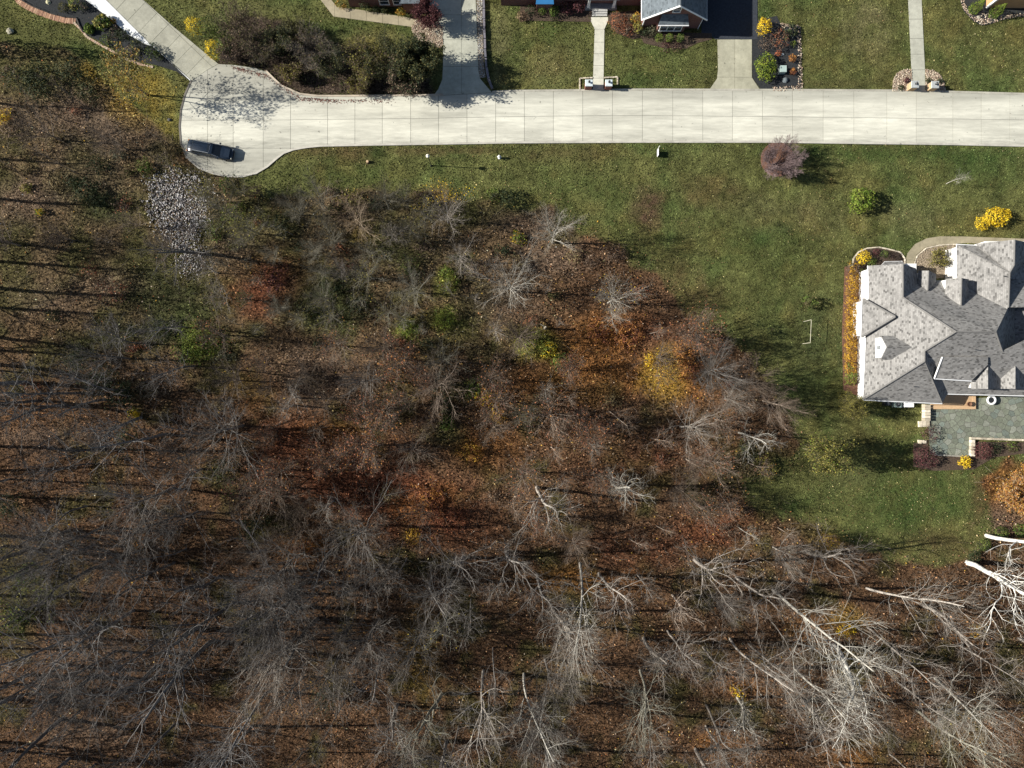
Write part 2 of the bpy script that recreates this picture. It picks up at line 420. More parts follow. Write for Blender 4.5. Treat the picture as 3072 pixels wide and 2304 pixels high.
# soft colour patches of the woodland floor and the lawn: (px, py, rx, ry, colour, strength)
TAN = (0.17, 0.12, 0.085); BRN = (0.118, 0.068, 0.038); RUST = (0.15, 0.056, 0.03); ORG = (0.27, 0.12, 0.035); YEL = (0.34, 0.22, 0.035)
OLV = (0.085, 0.085, 0.03); LIME = (0.17, 0.19, 0.035); DGR = (0.045, 0.055, 0.022); GRY = (0.14, 0.12, 0.105); GREEN = (0.07, 0.085, 0.03)
PATCH = [(300, 330, 260, 130, TAN, .8), (400, 260, 110, 70, YEL, .55), (290, 215, 60, 40, YEL, .8), (120, 230, 160, 70, OLV, .8), (430, 320, 90, 60, YEL, .5),
         (250, 560, 220, 60, TAN, .5), (420, 600, 70, 60, OLV, .6), (200, 560, 70, 50, DGR, .7), (480, 760, 80, 70, OLV, .7), (90, 600, 100, 60, TAN, .7),
         (300, 620, 90, 50, DGR, .7), (480, 900, 160, 80, DGR, .8), (560, 980, 80, 60, GREEN, .8), (610, 1020, 70, 45, LIME, .9), (420, 1010, 200, 60, DGR, .7),
         (330, 850, 90, 40, TAN, .6), (150, 900, 120, 60, TAN, .5), (700, 680, 90, 50, OLV, .7), (640, 640, 60, 40, GREEN, .8), (690, 740, 80, 50, TAN, .6),
         (830, 660, 130, 50, OLV, .7), (820, 860, 140, 90, RUST, .8), (760, 900, 70, 60, RUST, .6), (980, 900, 140, 90, DGR, .9), (960, 960, 90, 50, GREEN, .7),
         (1060, 660, 120, 60, TAN, .6), (1080, 700, 60, 40, YEL, .3), (1180, 700, 110, 60, OLV, .6), (1200, 760, 90, 50, GREEN, .6), (1330, 850, 40, 40, LIME, .8),
         (1220, 980, 45, 35, LIME, .9), (1330, 960, 70, 40, LIME, .7), (1400, 1000, 90, 50, OLV, .6), (1300, 1040, 60, 50, OLV, .6), (1590, 1030, 60, 50, LIME, .9),
         (1650, 1045, 40, 40, LIME, .8), (1470, 1060, 60, 40, OLV, .6), (1400, 640, 160, 40, OLV, .6), (1600, 660, 110, 50, TAN, .6), (1640, 780, 140, 60, TAN, .7),
         (1900, 1000, 160, 50, RUST, .6), (1800, 1000, 120, 60, ORG, .7), (1850, 1100, 180, 90, ORG, .6), (1720, 1120, 150, 80, ORG, .45), (2080, 1150, 80, 60, ORG, .7),
         (1990, 1120, 70, 80, YEL, .8), (1570, 1160, 90, 60, ORG, .4), (1460, 1180, 60, 40, ORG, .5), (1450, 1340, 110, 70, ORG, .6), (1340, 1300, 60, 40, GREEN, .7),
         (1420, 1170, 60, 40, GREEN, .8), (1200, 1170, 60, 50, OLV, .5), (950, 1120, 160, 90, TAN, .7), (760, 1180, 80, 60, ORG, .3), (880, 1330, 140, 90, RUST, .7),
         (1000, 1290, 100, 40, ORG, .5), (1100, 1460, 200, 120, RUST, .8), (900, 1440, 120, 90, RUST, .5), (1290, 1530, 170, 110, RUST, .9), (1230, 1530, 60, 50, ORG, .5),
         (1330, 1480, 60, 40, ORG, .4), (900, 1640, 90, 40, ORG, .8), (2130, 1590, 130, 70, RUST, .8), (1900, 1650, 200, 70, RUST, .5), (1700, 1740, 120, 40, ORG, .7),
         (1880, 1745, 90, 40, ORG, .5), (2490, 1625, 50, 35, YEL, .6), (2440, 1580, 90, 40, OLV, .6), (2440, 1890, 90, 60, ORG, .5), (2530, 1860, 60, 40, YEL, .5),
         (2220, 2060, 60, 30, ORG, .6), (2160, 2240, 80, 40, ORG, .6), (2560, 2260, 80, 50, ORG, .5), (2900, 1900, 80, 40, ORG, .5), (60, 1780, 90, 140, GREEN, .7),
         (330, 1950, 220, 60, TAN, .4), (280, 2200, 160, 60, TAN, .5), (130, 1300, 140, 60, TAN, .6), (100, 1250, 130, 40, ORG, .35), (60, 1400, 120, 60, BRN, .6),
         (1260, 1960, 60, 150, YEL, .35), (2300, 1380, 120, 50, OLV, .7), (2200, 1430, 80, 50, OLV, .6), (1500, 900, 120, 70, TAN, .5), (3020, 1470, 110, 110, ORG, .5),
         (2990, 1560, 90, 50, TAN, .8), (560, 480, 50, 20, BRN, .7), (2060, 1280, 180, 90, BRN, .5), (1900, 1380, 200, 90, RUST, .35), (1750, 1330, 160, 70, BRN, .5)]
DEAD = (0.17, 0.15, 0.075); LBR = (0.105, 0.075, 0.035); LGR = (0.042, 0.075, 0.02); LBLU = (0.045, 0.075, 0.035)
LPATCH = [(1945, 625, 52, 62, (0.10, 0.06, 0.04), .95), (2130, 580, 120, 50, LBR, .6), (2000, 830, 130, 60, LBR, .6), (2080, 900, 90, 70, LBR, .6), (1300, 452, 240, 14, LBR, .75),
          (1000, 455, 130, 18, LBR, .8), (1700, 460, 180, 26, LBR, .5), (1100, 480, 40, 20, LBR, .5), (2480, 1000, 120, 140, LBLU, .35), (2300, 640, 120, 60, DEAD, .3),
          (2450, 640, 90, 60, DEAD, .3), (2730, 660, 110, 60, DEAD, .4), (1650, 190, 80, 60, DEAD, .35), (1500, 120, 40, 110, DEAD, .45), (1490, 220, 30, 50, DEAD, .4),
          (2570, 100, 50, 90, DEAD, .5), (2640, 130, 40, 80, DEAD, .4), (2620, 40, 50, 40, DEAD, .6), (1060, 110, 150, 25, DEAD, .35), (1100, 150, 70, 40, YEL, .2),
          (860, 60, 160, 60, OLV, .4), (1000, 90, 110, 30, LGR, .6), (2700, 460, 380, 30, LGR, .7), (2900, 500, 160, 60, LGR, .6), (2750, 1500, 180, 90, LGR, .7),
          (2560, 1430, 90, 60, DEAD, .3), (2650, 1480, 300, 140, LGR, .4), (2820, 1640, 120, 60, LBR, .7), (2940, 1500, 40, 100, LBR, .9), (2420, 1420, 120, 50, OLV, .6),
          (60, 60, 80, 60, OLV, .4), (200, 100, 120, 40, OLV, .5), (420, 240, 90, 40, YEL, .4), (470, 300, 60, 60, YEL, .4), (500, 400, 50, 60, YEL, .35),
          (2400, 250, 300, 20, LBR, .4), (1900, 240, 200, 30, LGR, .4), (2000, 170, 140, 50, LGR, .35), (1640, 110, 60, 40, LGR, .5), (740, 30, 130, 50, DEAD, .3),
          (2330, 760, 120, 120, LGR, .35), (2200, 730, 100, 90, LGR, .35), (1760, 560, 160, 60, LGR, .3), (1000, 530, 300, 30, (0.06, 0.08, 0.022), .4)]

def lawn_mask(px, py):
    wx = 90 * (fbm(px, py, 70, 131) - .5) + 40 * (fbm(px, py, 22, 135, 2) - .5); wy = 90 * (fbm(px, py, 70, 141) - .5) + 40 * (fbm(px, py, 22, 145, 2) - .5)
    near = np.clip((np.asarray(py) - 470) / 90, 0, 1)
    return inpoly(px + wx * near, py + wy * near, LAWN_S) | inpoly(px, py, LAWN_N)

def blur(a, n):
    for _ in range(n):
        a = (np.roll(a, 1, 0) + np.roll(a, -1, 0) + a) / 3
        a = (np.roll(a, 1, 1) + np.roll(a, -1, 1) + a) / 3
    return a

def floor_colour(px, py, seed=0):
    """colour of dead leaves / low growth at a place in the woods"""
    n1 = fbm(px, py, 160, 5 + seed)[..., None]; n2 = fbm(px, py, 40, 9 + seed)[..., None]
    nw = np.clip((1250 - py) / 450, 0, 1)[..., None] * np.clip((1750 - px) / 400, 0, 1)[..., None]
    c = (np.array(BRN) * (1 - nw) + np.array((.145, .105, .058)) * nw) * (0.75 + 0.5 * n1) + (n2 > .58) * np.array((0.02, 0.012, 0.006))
    gmix = np.clip((fbm(px, py, 90, 21 + seed) - .56 + .12 * nw[..., 0]) * 5, 0, .75)[..., None]
    c = c * (1 - gmix) + np.array(OLV) * .8 * gmix
    wob = (fbm(px, py, 55, 31) - .5) * 0.9
    for (x, y, rx, ry, col, s) in PATCH:
        d = np.sqrt(((px - x) / rx) ** 2 + ((py - y) / ry) ** 2) + wob
        w = np.clip(1.35 - d, 0, 1)[..., None] * s
        c = c * (1 - w) + np.array(col) * w
    return c

# ------------------------------------------------------------------ the ground: one sheet
gx = np.concatenate([[-900, -300, -130], np.arange(-84, 84.01, 0.36), [130, 300, 900]])
gy = np.concatenate([[-900, -300, -120], np.arange(-66, 66.01, 0.36), [120, 300, 900]])
X, Y = np.meshgrid(gx, gy)
PXg = X * PXM + 1536; PYg = 1152 - Y * PXM
lm = lawn_mask(PXg, PYg).astype(float)
lm_s = blur(lm, 3)
edge_n = (fbm(PXg, PYg, 60, 2) - .5) * 0.9
lw = np.clip((lm_s - .5 + edge_n * (np.abs(lm_s - .5) < .49)) * 2.2 + .5, 0, 1)
bed = inpoly(PXg, PYg, BED_N).astype(float)
lw = lw * (1 - np.clip(blur(bed, 1) * 1.3, 0, 1))
paved = np.zeros_like(lw, dtype=bool)
for p in PAVED: paved |= inpoly(PXg, PYg, p)
fc = floor_colour(PXg, PYg)
g1 = fbm(PXg, PYg, 220, 40)[..., None]; g2 = fbm(PXg, PYg, 45, 44)[..., None]; g3 = fbm(PXg, PYg, 14, 48, 2)[..., None]
lc = np.array((0.098, 0.104, 0.036)) * (0.6 + 0.8 * g2) * (1 - .35 * (g1 - .5)) + np.clip((fbm(PXg, PYg, 70, 46)[..., None] - .5) * 4, 0, 1) * np.array((0.026, 0.012, 0.004)) - np.clip((fbm(PXg, PYg, 90, 47)[..., None] - .52) * 4, 0, 1) * np.array((0.026, 0.010, 0.006))
lc = lc * (0.55 + .9 * g3)
for (x, y, rx, ry, col, s) in LPATCH:
    d = np.sqrt(((PXg - x) / rx) ** 2 + ((PYg - y) / ry) ** 2) + (fbm(PXg, PYg, 30, 51) - .5) * 1.3
    w = np.clip(1.25 - d, 0, 1)[..., None] * s * (0.45 + 1.1 * np.clip((g3 - .3) * 2, 0, 1)).clip(0, 1)
    lc = lc * (1 - w) + np.array(col) * w
bc = np.array((0.075, 0.055, 0.042)) * (0.6 + .8 * g2)
fcol = fc * (1 - bed[..., None]) + bc * bed[..., None]
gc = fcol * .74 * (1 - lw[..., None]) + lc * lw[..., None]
inner = (np.abs(X) < 84.5) & (np.abs(Y) < 66.5)
relief = np.where(lw > .5, 0.03 * (fbm(X, Y, 3.0, 60) - .5), 0.42 * (fbm(X, Y, 1.9, 61, 3) - .45) * (1 - lw))
pav_s = np.clip(blur(paved.astype(float), 2) * 3, 0, 1)
Z = np.where(inner, relief * (1 - pav_s) - 0.10 * (blur(paved.astype(float), 1) > .95), 0)
nxg, nyg = len(gx), len(gy)
idx = np.arange(nxg * nyg).reshape(nyg, nxg)
FQ = np.stack([idx[:-1, :-1], idx[:-1, 1:], idx[1:, 1:], idx[1:, :-1]], -1).reshape(-1, 4)
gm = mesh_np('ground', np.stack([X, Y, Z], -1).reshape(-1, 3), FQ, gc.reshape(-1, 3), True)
la = gm.attributes.new('Lawn', 'FLOAT', 'POINT'); la.data.foreach_set('value', lw.astype(np.float32).ravel())

def ground_mat():
    m, ns, ls, b = new_mat('ground_cover', 0.95, 0.05)
    a = ns.new('ShaderNodeAttribute'); a.attribute_name = 'Col'
    l = ns.new('ShaderNodeAttribute'); l.attribute_name = 'Lawn'
    f1 = noise(ns, ls, 7.0, 5, 0.8); f2 = noise(ns, ls, 1.3, 5, 0.7); f3 = noise(ns, ls, 3.0, 2, 0.6)
    g = ns.new('ShaderNodeNewGeometry')
    vo = ns.new('ShaderNodeTexVoronoi'); vo.inputs['Scale'].default_value = 6.5; ls.new(g.outputs['Position'], vo.inputs['Vector'])
    sp = ns.new('ShaderNodeSeparateColor'); ls.new(vo.outputs['Color'], sp.inputs[0])
    kl = mul(ns, ls, mul(ns, ls, mapr(ns, ls, f1, 0.3, 0.7, 0.25, 1.8), mapr(ns, ls, f2, 0.3, 0.7, 0.7, 1.3)), mapr(ns, ls, noise(ns, ls, 3.2, 4, 0.75), 0.3, 0.7, 0.65, 1.35))
    kw = mul(ns, ls, mapr(ns, ls, sp.outputs[0], 0.0, 1.0, 0.2, 1.8), mapr(ns, ls, f2, 0.3, 0.7, 0.6, 1.4))
    mx = ns.new('ShaderNodeMix'); ls.new(l.outputs['Fac'], mx.inputs[0]); ls.new(kw, mx.inputs[2]); ls.new(kl, mx.inputs[3])
    c = mixc(ns, ls, a.outputs['Color'], mx.outputs[0], 1.0, 'MULTIPLY')
    fl = mul(ns, ls, mapr(ns, ls, f3, 0.62, 0.68, 0.0, 0.55), l.outputs['Fac'])
    c = mixc(ns, ls, c, (0.15, 0.135, 0.065), mul(ns, ls, fl, mapr(ns, ls, f1, 0.45, 0.6, 0, 1)))
    ls.new(c, b.inputs['Base Color'])
    bump(ns, ls, b, f1, 1.0, 0.16)
    return m
tag(link('ground', gm, ground_mat()), 'green lawns and brown leaf covered woodland floor', kind='structure')

# ------------------------------------------------------------------ road and other paving in slabs
def ymed(x): return float(np.interp(x, [540, 800, 1316, 1536, 1900, 2304, 2700, 2900, 3072, 3700], [361, 361, 355, 350, 347, 350, 355, 358, 360, 370]))
def to_m(pts): return [P(a, b)[:2] for a, b in pts]

def paving(name, label, outline, cells, mat, top=0.06, gap=0.022, base_mat='joint', jitter=0.05, piece='slab', base_tint=(1, 1, 1)):
    base = MB().prism(to_m(outline), -0.12, top - 0.03).build(name, M[base_mat])
    tag(base, label, kind='structure')
    om = to_m(outline)
    for c in cells:
        cc = inset(to_m(c), gap)
        if not cc: continue
        q = clip(om, cc)
        if not q or area(q) < 0.02: continue
        k = 1 + R.uniform(-jitter, jitter)
        cx = sum(p[0] for p in q) / len(q); cy = sum(p[1] for p in q) / len(q)
        MB((cx, cy, 0)).prism(q, -0.1, top + R.uniform(-.003, .003)).build(piece, M[mat], base, (cx, cy, 0), color=(k * base_tint[0], k * base_tint[1], k * base_tint[2]))
    return base

xs = [500, 623, 700, 790, 872, 983, 1065, 1147, 1232, 1316, 1401, 1487, 1573, 1660, 1748, 1837, 1927, 2018, 2108, 2197, 2287, 2377, 2469, 2561, 2660, 2748,
      2858, 2943, 3029, 3115, 3200, 3290, 3380, 3470, 3560, 3705]
cells = []
for a, b in zip(xs[:-1], xs[1:]):
    rows = [lambda x: 150, lambda x: 279, ymed, lambda x: 445, lambda x: 560] if b <= 983 else [lambda x: 200, ymed, lambda x: 500]
    for r0, r1 in zip(rows[:-1], rows[1:]):
        cells.append([(a, r0(a)), (b, r0(b)), (b, r1(b)), (a, r1(a))])
paving('road', 'pale concrete street of square slabs ending in a turning circle', ROAD, cells, 'road', 0.06, 0.02, jitter=.065)

def strip_cells(ys, x0=-500, x1=4000): return [[(x0, a), (x1, a), (x1, b), (x0, b)] for a, b in zip(ys[:-1], ys[1:])]
dcells = []
for k in range(-6, 14):         # cross joints square to the slanting drive
    a = 150 + k * 48
    q = lambda s, t: (s - 0.0 * t, 0)
    d = (0.72, 0.69); n = (0.69, -0.72)
    o = (255, -80)
    A = (o[0] + d[0] * (a - 150), o[1] + d[1] * (a - 150)); B = (o[0] + d[0] * (a - 102), o[1] + d[1] * (a - 102))
    for s0, s1 in ((-300, 62), (62, 400)):
        dcells.append([(A[0] + n[0] * s0, A[1] + n[1] * s0), (A[0] + n[0] * s1, A[1] + n[1] * s1), (B[0] + n[0] * s1, B[1] + n[1] * s1), (B[0] + n[0] * s0, B[1] + n[1] * s0)])
paving('driveway', 'slanting grey concrete driveway joining the turning circle', DRIVE_NW, dcells, 'drive', 0.055, 0.018)
tag(MB().prism(to_m(STRIP_NW), -0.1, 0.10).build('glare_strip', M['glare_conc'], color=(1, 1, 1)), 'sunlit glare painted as a white concrete strip along the slanting driveway', kind='structure')  # over-exposed sun on the concrete, painted in as a whiter strip
mid_c = []
for y0, y1 in zip([-130, -40, 45, 120, 200, 300][:-1], [-130, -40, 45, 120, 200, 300][1:]):
    for x0, x1 in ((1200, 1384), (1384, 1600)): mid_c.append([(x0, y0), (x1, y0), (x1, y1), (x0, y1)])
paving('driveway', 'concrete driveway beside the long block wall', DRIVE_MID, mid_c, 'drive', 0.055, 0.018, base_tint=(1.25, 1.28, 1.3))
e_c = [[(x0, y0), (x1, y0), (x1, y1), (x0, y1)] for y0, y1 in ((100, 232), (232, 300)) for x0, x1 in ((2100, 2204), (2204, 2300))]
paving('driveway', 'tan concrete driveway below the dark asphalt apron', DRIVE_E, e_c, 'drive', 0.055, 0.018, base_tint=(1.1, 1.08, 1.0))
tag(MB().prism(to_m(APRON_E), -0.1, 0.05).build('parking_apron', M['asphalt']), 'dark asphalt parking apron beside the gabled house', kind='structure')
paving('front_path', 'straight cream concrete path leading to the porch', WALK_MID, strip_cells([40, 88, 127, 162, 197, 235, 290]), 'walk', 0.06, 0.02, base_tint=(1.12, 1.12, 1.12))
paving('front_path', 'pale grey concrete path between two gravel beds', WALK_E, strip_cells([-130, -60, 0, 58, 116, 163, 210, 290]), 'walk', 0.06, 0.02, base_tint=(.86, .88, .88))
wc = [[(x0, -140), (x1, -140), (x1, 140), (x0, 140)] for x0, x1 in zip(range(860, 1260, 48), range(908, 1300, 48))]
paving('front_path', 'tan concrete path bending round the lawn to the brick house', WALK_NW, wc, 'tanwalk', 0.05, 0.015)
hc = [[(x0, 680), (x1, 680), (x1, 850), (x0, 850)] for x0, x1 in zip([2700, 2760, 2820, 2880, 2940, 3000, 3060, 3130], [2760, 2820, 2880, 2940, 3000, 3060, 3130, 3210])]
hc[0] = [(2700, 780), (2760, 780), (2760, 850), (2700, 850)]
hc.append([(2700, 680), (2760, 680), (2760, 780), (2700, 780)])
paving('front_path', 'tan concrete path curving round the gravel court', WALK_HOUSE, hc, 'tanwalk', 0.05, 0.015)
tag(MB().prism(to_m(COURT), -0.1, 0.06).build('gravel_court', M['pinegravel']), 'pea gravel court beside the big grey house', kind='structure')

# kerbs: rolled concrete edge of the street
def ribbon(mb, pts, w, z0, z1):
    """mitred strip of width w to the left of the px polyline"""
    q = [Vector(P(*p)[:2]) for p in pts]; L = []
    for i in range(len(q)):
        d = ((q[min(i + 1, len(q) - 1)] - q[max(i - 1, 0)])).normalized()
        L.append(q[i] + Vector((-d.y, d.x)) * w)
    for i in range(len(q) - 1):
        a, b, c, d = q[i], q[i + 1], L[i + 1], L[i]
        mb.add([(a.x, a.y, z0), (b.x, b.y, z0), (c.x, c.y, z0), (d.x, d.y, z0), (a.x, a.y, z1 - .03), (b.x, b.y, z1 - .03), (c.x, c.y, z1), (d.x, d.y, z1)],
               [[4, 5, 6, 7], [0, 1, 5, 4], [1, 2, 6, 5], [2, 3, 7, 6], [3, 0, 4, 7]])
    return mb
south = ROAD[ROAD.index((562, 470)):]
tag(ribbon(MB(), [(a, b - 1) for a, b in south], -0.28, -0.1, 0.15).build('kerb', M['kerb'], color=(1, 1, 1)), 'pale rolled kerb along the south edge of the street', kind='structure')
northk = ROAD[ROAD.index((1330, 287)):ROAD.index((797, 215)) + 1]
tag(ribbon(MB(), northk, -0.22, -0.1, 0.17).build('kerb', M['kerb'], color=(1.0, .9, .82)), 'pinkish kerb along the planted bank', kind='structure')
westk = ROAD[ROAD.index((577, 243)):ROAD.index((562, 470)) + 1]
tag(ribbon(MB(), westk, -0.22, -0.1, 0.13).build('kerb', M['kerb'], color=(.45, .43, .42)), 'dirty kerb round the west end of the turning circle', kind='structure')
tag(ribbon(MB(), ROAD[1:8], -0.25, -0.1, 0.12).build('kerb', M['kerb'], color=(.85, .85, .82)), 'rolled kerb along the north edge of the street', kind='structure')

# ------------------------------------------------------------------ loose stones, pebbles, beds
OCT_V = np.array([(1, 0, 0), (0, 1, 0), (-1, 0, 0), (0, -1, 0), (0, 0, 1), (0, 0, -1), ], dtype=float)
OCT_F = np.array([(0, 1, 4), (1, 2, 4), (2, 3, 4), (3, 0, 4), (1, 0, 5), (2, 1, 5), (3, 2, 5), (0, 3, 5)])
def stones(name, label, poly, n, smin, smax, cols, z=0.0, heap=0.0, fade=0):
    xs_ = [p[0] for p in poly]; ys_ = [p[1] for p in poly]
    px = NR.uniform(min(xs_) - 2 * fade, max(xs_) + 2 * fade, n * 4); py = NR.uniform(min(ys_) - 2 * fade, max(ys_) + 2 * fade, n * 4)
    k = inpoly(px, py, poly)
    if fade:
        k = inpoly(px + NR.normal(0, fade, px.size) + 40 * (fbm(px, py, 40, 5) - .5), py + NR.normal(0, fade, px.size) + 40 * (fbm(px, py, 40, 8) - .5), poly)
    px = px[k][:n]; py = py[k][:n]; n = len(px)
    x = (px - 1536) / PXM; y = (1152 - py) / PXM
    s = NR.uniform(smin, smax, n) ** 1.0
    th = NR.uniform(0, 6.28, n)
    V = OCT_V[None] * (1 + NR.uniform(-.3, .3, (n, 6, 3)))
    V = V * np.stack([s, s * NR.uniform(.6, 1, n), s * NR.uniform(.4, .8, n)], -1)[:, None]
    c, sn = np.cos(th)[:, None], np.sin(th)[:, None]
    tilt = NR.uniform(-.5, .5, n)[:, None]
    vx, vy, vz = V[..., 0], V[..., 1], V[..., 2]
    vy, vz = vy * np.cos(tilt) - vz * np.sin(tilt), vy * np.sin(tilt) + vz * np.cos(tilt)
    V = np.stack([vx * c - vy * sn + x[:, None], vx * sn + vy * c + y[:, None], vz + z + (s * .3)[:, None] + (NR.uniform(0, heap, n))[:, None]], -1)
    Fc = OCT_F[None] + (np.arange(n) * 6)[:, None, None]
    ca = np.array(cols)[NR.integers(0, len(cols), n)] * NR.uniform(.7, 1.25, (n, 1))
    o = link(name, mesh_np(name, V.reshape(-1, 3), Fc.reshape(-1, 3), np.repeat(ca, 6, 0)), M['stone'])
    return tag(o, label, kind='stuff')
stones('riprap', 'pile of grey and white riprap stones below the turning circle', RIPRAP, 4200, .06, .16, [(.42, .41, .41), (.3, .29, .30), (.16, .155, .16), (.48, .46, .42), (.22, .17, .14), (.1, .09, .09)], 0.03, .22, 15)
PEB = [(.45, .38, .29), (.55, .48, .38), (.3, .22, .16), (.4, .3, .24), (.2, .15, .11)]
GR1 = [(2676, 274), (2679, 240), (2690, 219), (2712, 209), (2734, 208), (2738, 274)]
GR2 = [(2776, 208), (2800, 211), (2820, 225), (2832, 248), (2836, 276), (2777, 276)]
BED_P = [(1234, 84), (1243, 112), (1262, 138), (1329, 144), (1330, 80), (1290, 60), (1244, 60)]
BED_E = [(2256, 120), (2274, 60), (2330, 48), (2342, 74), (2402, 80), (2404, 270), (2284, 271), (2257, 233)]
BED_H2 = [(1900, 70), (1932, 130), (1965, 138), (1990, 144), (2060, 146), (2090, 130), (2135, 118), (2135, 100), (1935, 96)]
BED_H2W = [(1560, 15), (1560, 62), (1775, 66), (1778, 30)]
BED_H2E = [(1824, 40), (1826, 62), (1850, 100), (1900, 118), (1935, 110), (1932, 70), (1930, 30)]
BED_NW = [(62, 0), (0, -60), (-60, -130), (155, -130), (256, 0), (346, 70), (384, 105), (433, 133), (464, 142), (570, 244), (530, 215), (470, 196), (400, 180), (330, 140), (262, 105), (228, 62), (150, 40)]
BED_F = [(2558, 800), (2560, 775), (2575, 756), (2600, 745), (2635, 742), (2665, 748), (2700, 756), (2715, 775), (2712, 800), (2620, 812)]
BED_H4 = [(2880, 0), (2892, 34), (2919, 62), (2944, 77), (2975, 71), (3008, 59), (3072, 48), (3300, 20), (3300, -130), (2875, -130)]
BED_S = [(2784, 1366), (2906, 1370), (2910, 1326), (3072, 1326), (3072, 1360), (2980, 1372), (2920, 1408), (2800, 1412), (2740, 1400), (2740, 1330), (2784, 1320)]
BED_HEDGE = [(2534, 800), (2575, 800), (2578, 1190), (2530, 1170), (2526, 1000)]
RING = [(2332 + 50 * math.cos(a), 478 + 52 * math.sin(a)) for a in [i * math.pi / 12 for i in range(24)]]
bed_z = [0.03]
def bed(name, label, poly, mat, z=None):
    bed_z[0] += .0045; z = z or bed_z[0]
    tag(MB().prism(to_m(poly), -0.1, z).build(name, M[mat]), label, kind='structure')
bed('gravel_bed', 'half round gravel bed west of the grey path', GR1, 'pinegravel'); bed('gravel_bed', 'half round gravel bed east of the grey path', GR2, 'pinegravel')
bed('mulch_bed', 'gravel bed under the burgundy tree by the driveway', BED_P, 'pinegravel'); bed('mulch_bed', 'dark mulch bed beside the asphalt apron', BED_E, 'darkmulch')
bed('mulch_bed', 'mulch bed below the brick gable', BED_H2, 'mulch'); bed('mulch_bed', 'mulch bed west of the porch steps', BED_H2W, 'mulch')
bed('mulch_bed', 'mulch bed east of the porch steps', BED_H2E, 'mulch'); bed('mulch_bed', 'slate grey mulch bed between brick edging and driveway', BED_NW, 'darkmulch')
bed('mulch_bed', 'round mulch bed at the north end of the yellow hedge', BED_F, 'mulch'); bed('mulch_bed', 'dark bed round the corner of the far house', BED_H4, 'darkmulch')
bed('mulch_bed', 'dark bed along the patio wall', BED_S, 'mulch'); bed('mulch_bed', 'mulch strip under the yellow hedge', BED_HEDGE, 'redmulch')
bed('mulch_ring', 'round ring of reddish mulch under the weeping shrub', RING, 'redmulch')
stones('gravel', 'cream pebbles west of the grey path', GR1, 900, .05, .12, PEB, .03, .05)
stones('gravel', 'cream pebbles east of the grey path', GR2, 800, .05, .12, PEB, .03, .05)
stones('gravel', 'cream pebbles under the burgundy tree', BED_P, 1500, .05, .12, PEB, .03, .05)
stones('gravel', 'tan pea gravel of the court', COURT, 2600, .04, .08, [(.3, .25, .18), (.4, .33, .25), (.2, .16, .12)], .05, .03)
stones('gravel', 'row of pale stones edging the corner bed', [(2872, -60), (2880, 0), (2892, 34), (2919, 62), (2944, 77), (2975, 71), (3008, 59), (3072, 48), (3072, 40), (3005, 50), (2980, 60), (2968, 40), (2945, 40), (2940, 60), (2924, 54), (2903, 32), (2891, 0), (2884, -60)],
       700, .06, .14, PEB, .04, .05)
stones('gravel', 'pale stones along the edge of the dark mulch bed', [(2340, 70), (2402, 78), (2408, 272), (2320, 274), (2318, 262), (2394, 258), (2392, 90), (2340, 84)], 420, .06, .13, PEB, .04, .04)
GSTRIP = [(1428, -60), (1446, -60), (1448, 100), (1452, 200), (1458, 232), (1440, 234), (1436, 209), (1433, 119)]
bed('gravel_strip', 'grey gravel strip between driveway and block wall', GSTRIP, 'pinegravel', .06)
stones('gravel', 'grey pebbles of the strip along the block wall', GSTRIP, 900, .04, .09, [(.36, .36, .34), (.5, .5, .47), (.2, .2, .2)], .05, .03)

# flagstone patio: every stone a piece
pat = MB().prism(to_m(PATIO), -0.1, 0.055).build('patio', M['joint']); tag(pat, 'green grey flagstone patio behind the house', kind='structure')
pm = to_m(PATIO); seeds = []
rr = random.Random(5)
for _ in range(9000):
    x = rr.uniform(2780, 3110); y = rr.uniform(1175, 1372)
    if inpoly(np.array([x]), np.array([y]), PATIO)[0] and all((x - a) ** 2 + (y - b) ** 2 > 13.2 ** 2 for a, b in seeds): seeds.append((x, y))
sm = to_m(seeds)
for i, (x, y) in enumerate(sm):
    cell = [(x - 1.6, y - 1.6), (x + 1.6, y - 1.6), (x + 1.6, y + 1.6), (x - 1.6, y + 1.6)]
    for j, (a, b) in enumerate(sm):
        if j == i or (a - x) ** 2 + (b - y) ** 2 > 5: continue
        mx, my = (a + x) / 2, (b + y) / 2; dx, dy = a - x, b - y; l = math.hypot(dx, dy); dx /= l; dy /= l
        mx -= dx * .03; my -= dy * .03
        cell = clip(cell, [(mx - dy * 9, my + dx * 9), (mx + dy * 9, my - dx * 9), (mx + dy * 9 - dx * 9, my - dx * 9 - dy * 9), (mx - dy * 9 - dx * 9, my + dx * 9 - dy * 9)])
        if not cell: break
    if not cell: continue
    q = clip(pm, cell)
    if not q or area(q) < .03: continue
    k = rr.uniform(.82, 1.18); t = rr.random()
    c = (.165 * k, .18 * k, .14 * k) if t < .6 else ((.20 * k, .21 * k, .175 * k) if t < .85 else (.15 * k, .175 * k, .15 * k))
    MB((x, y, 0)).prism(q, 0.0, .085 + rr.uniform(-.012, .012)).build('flagstone', M['tint'], pat, (x, y, 0), color=c)

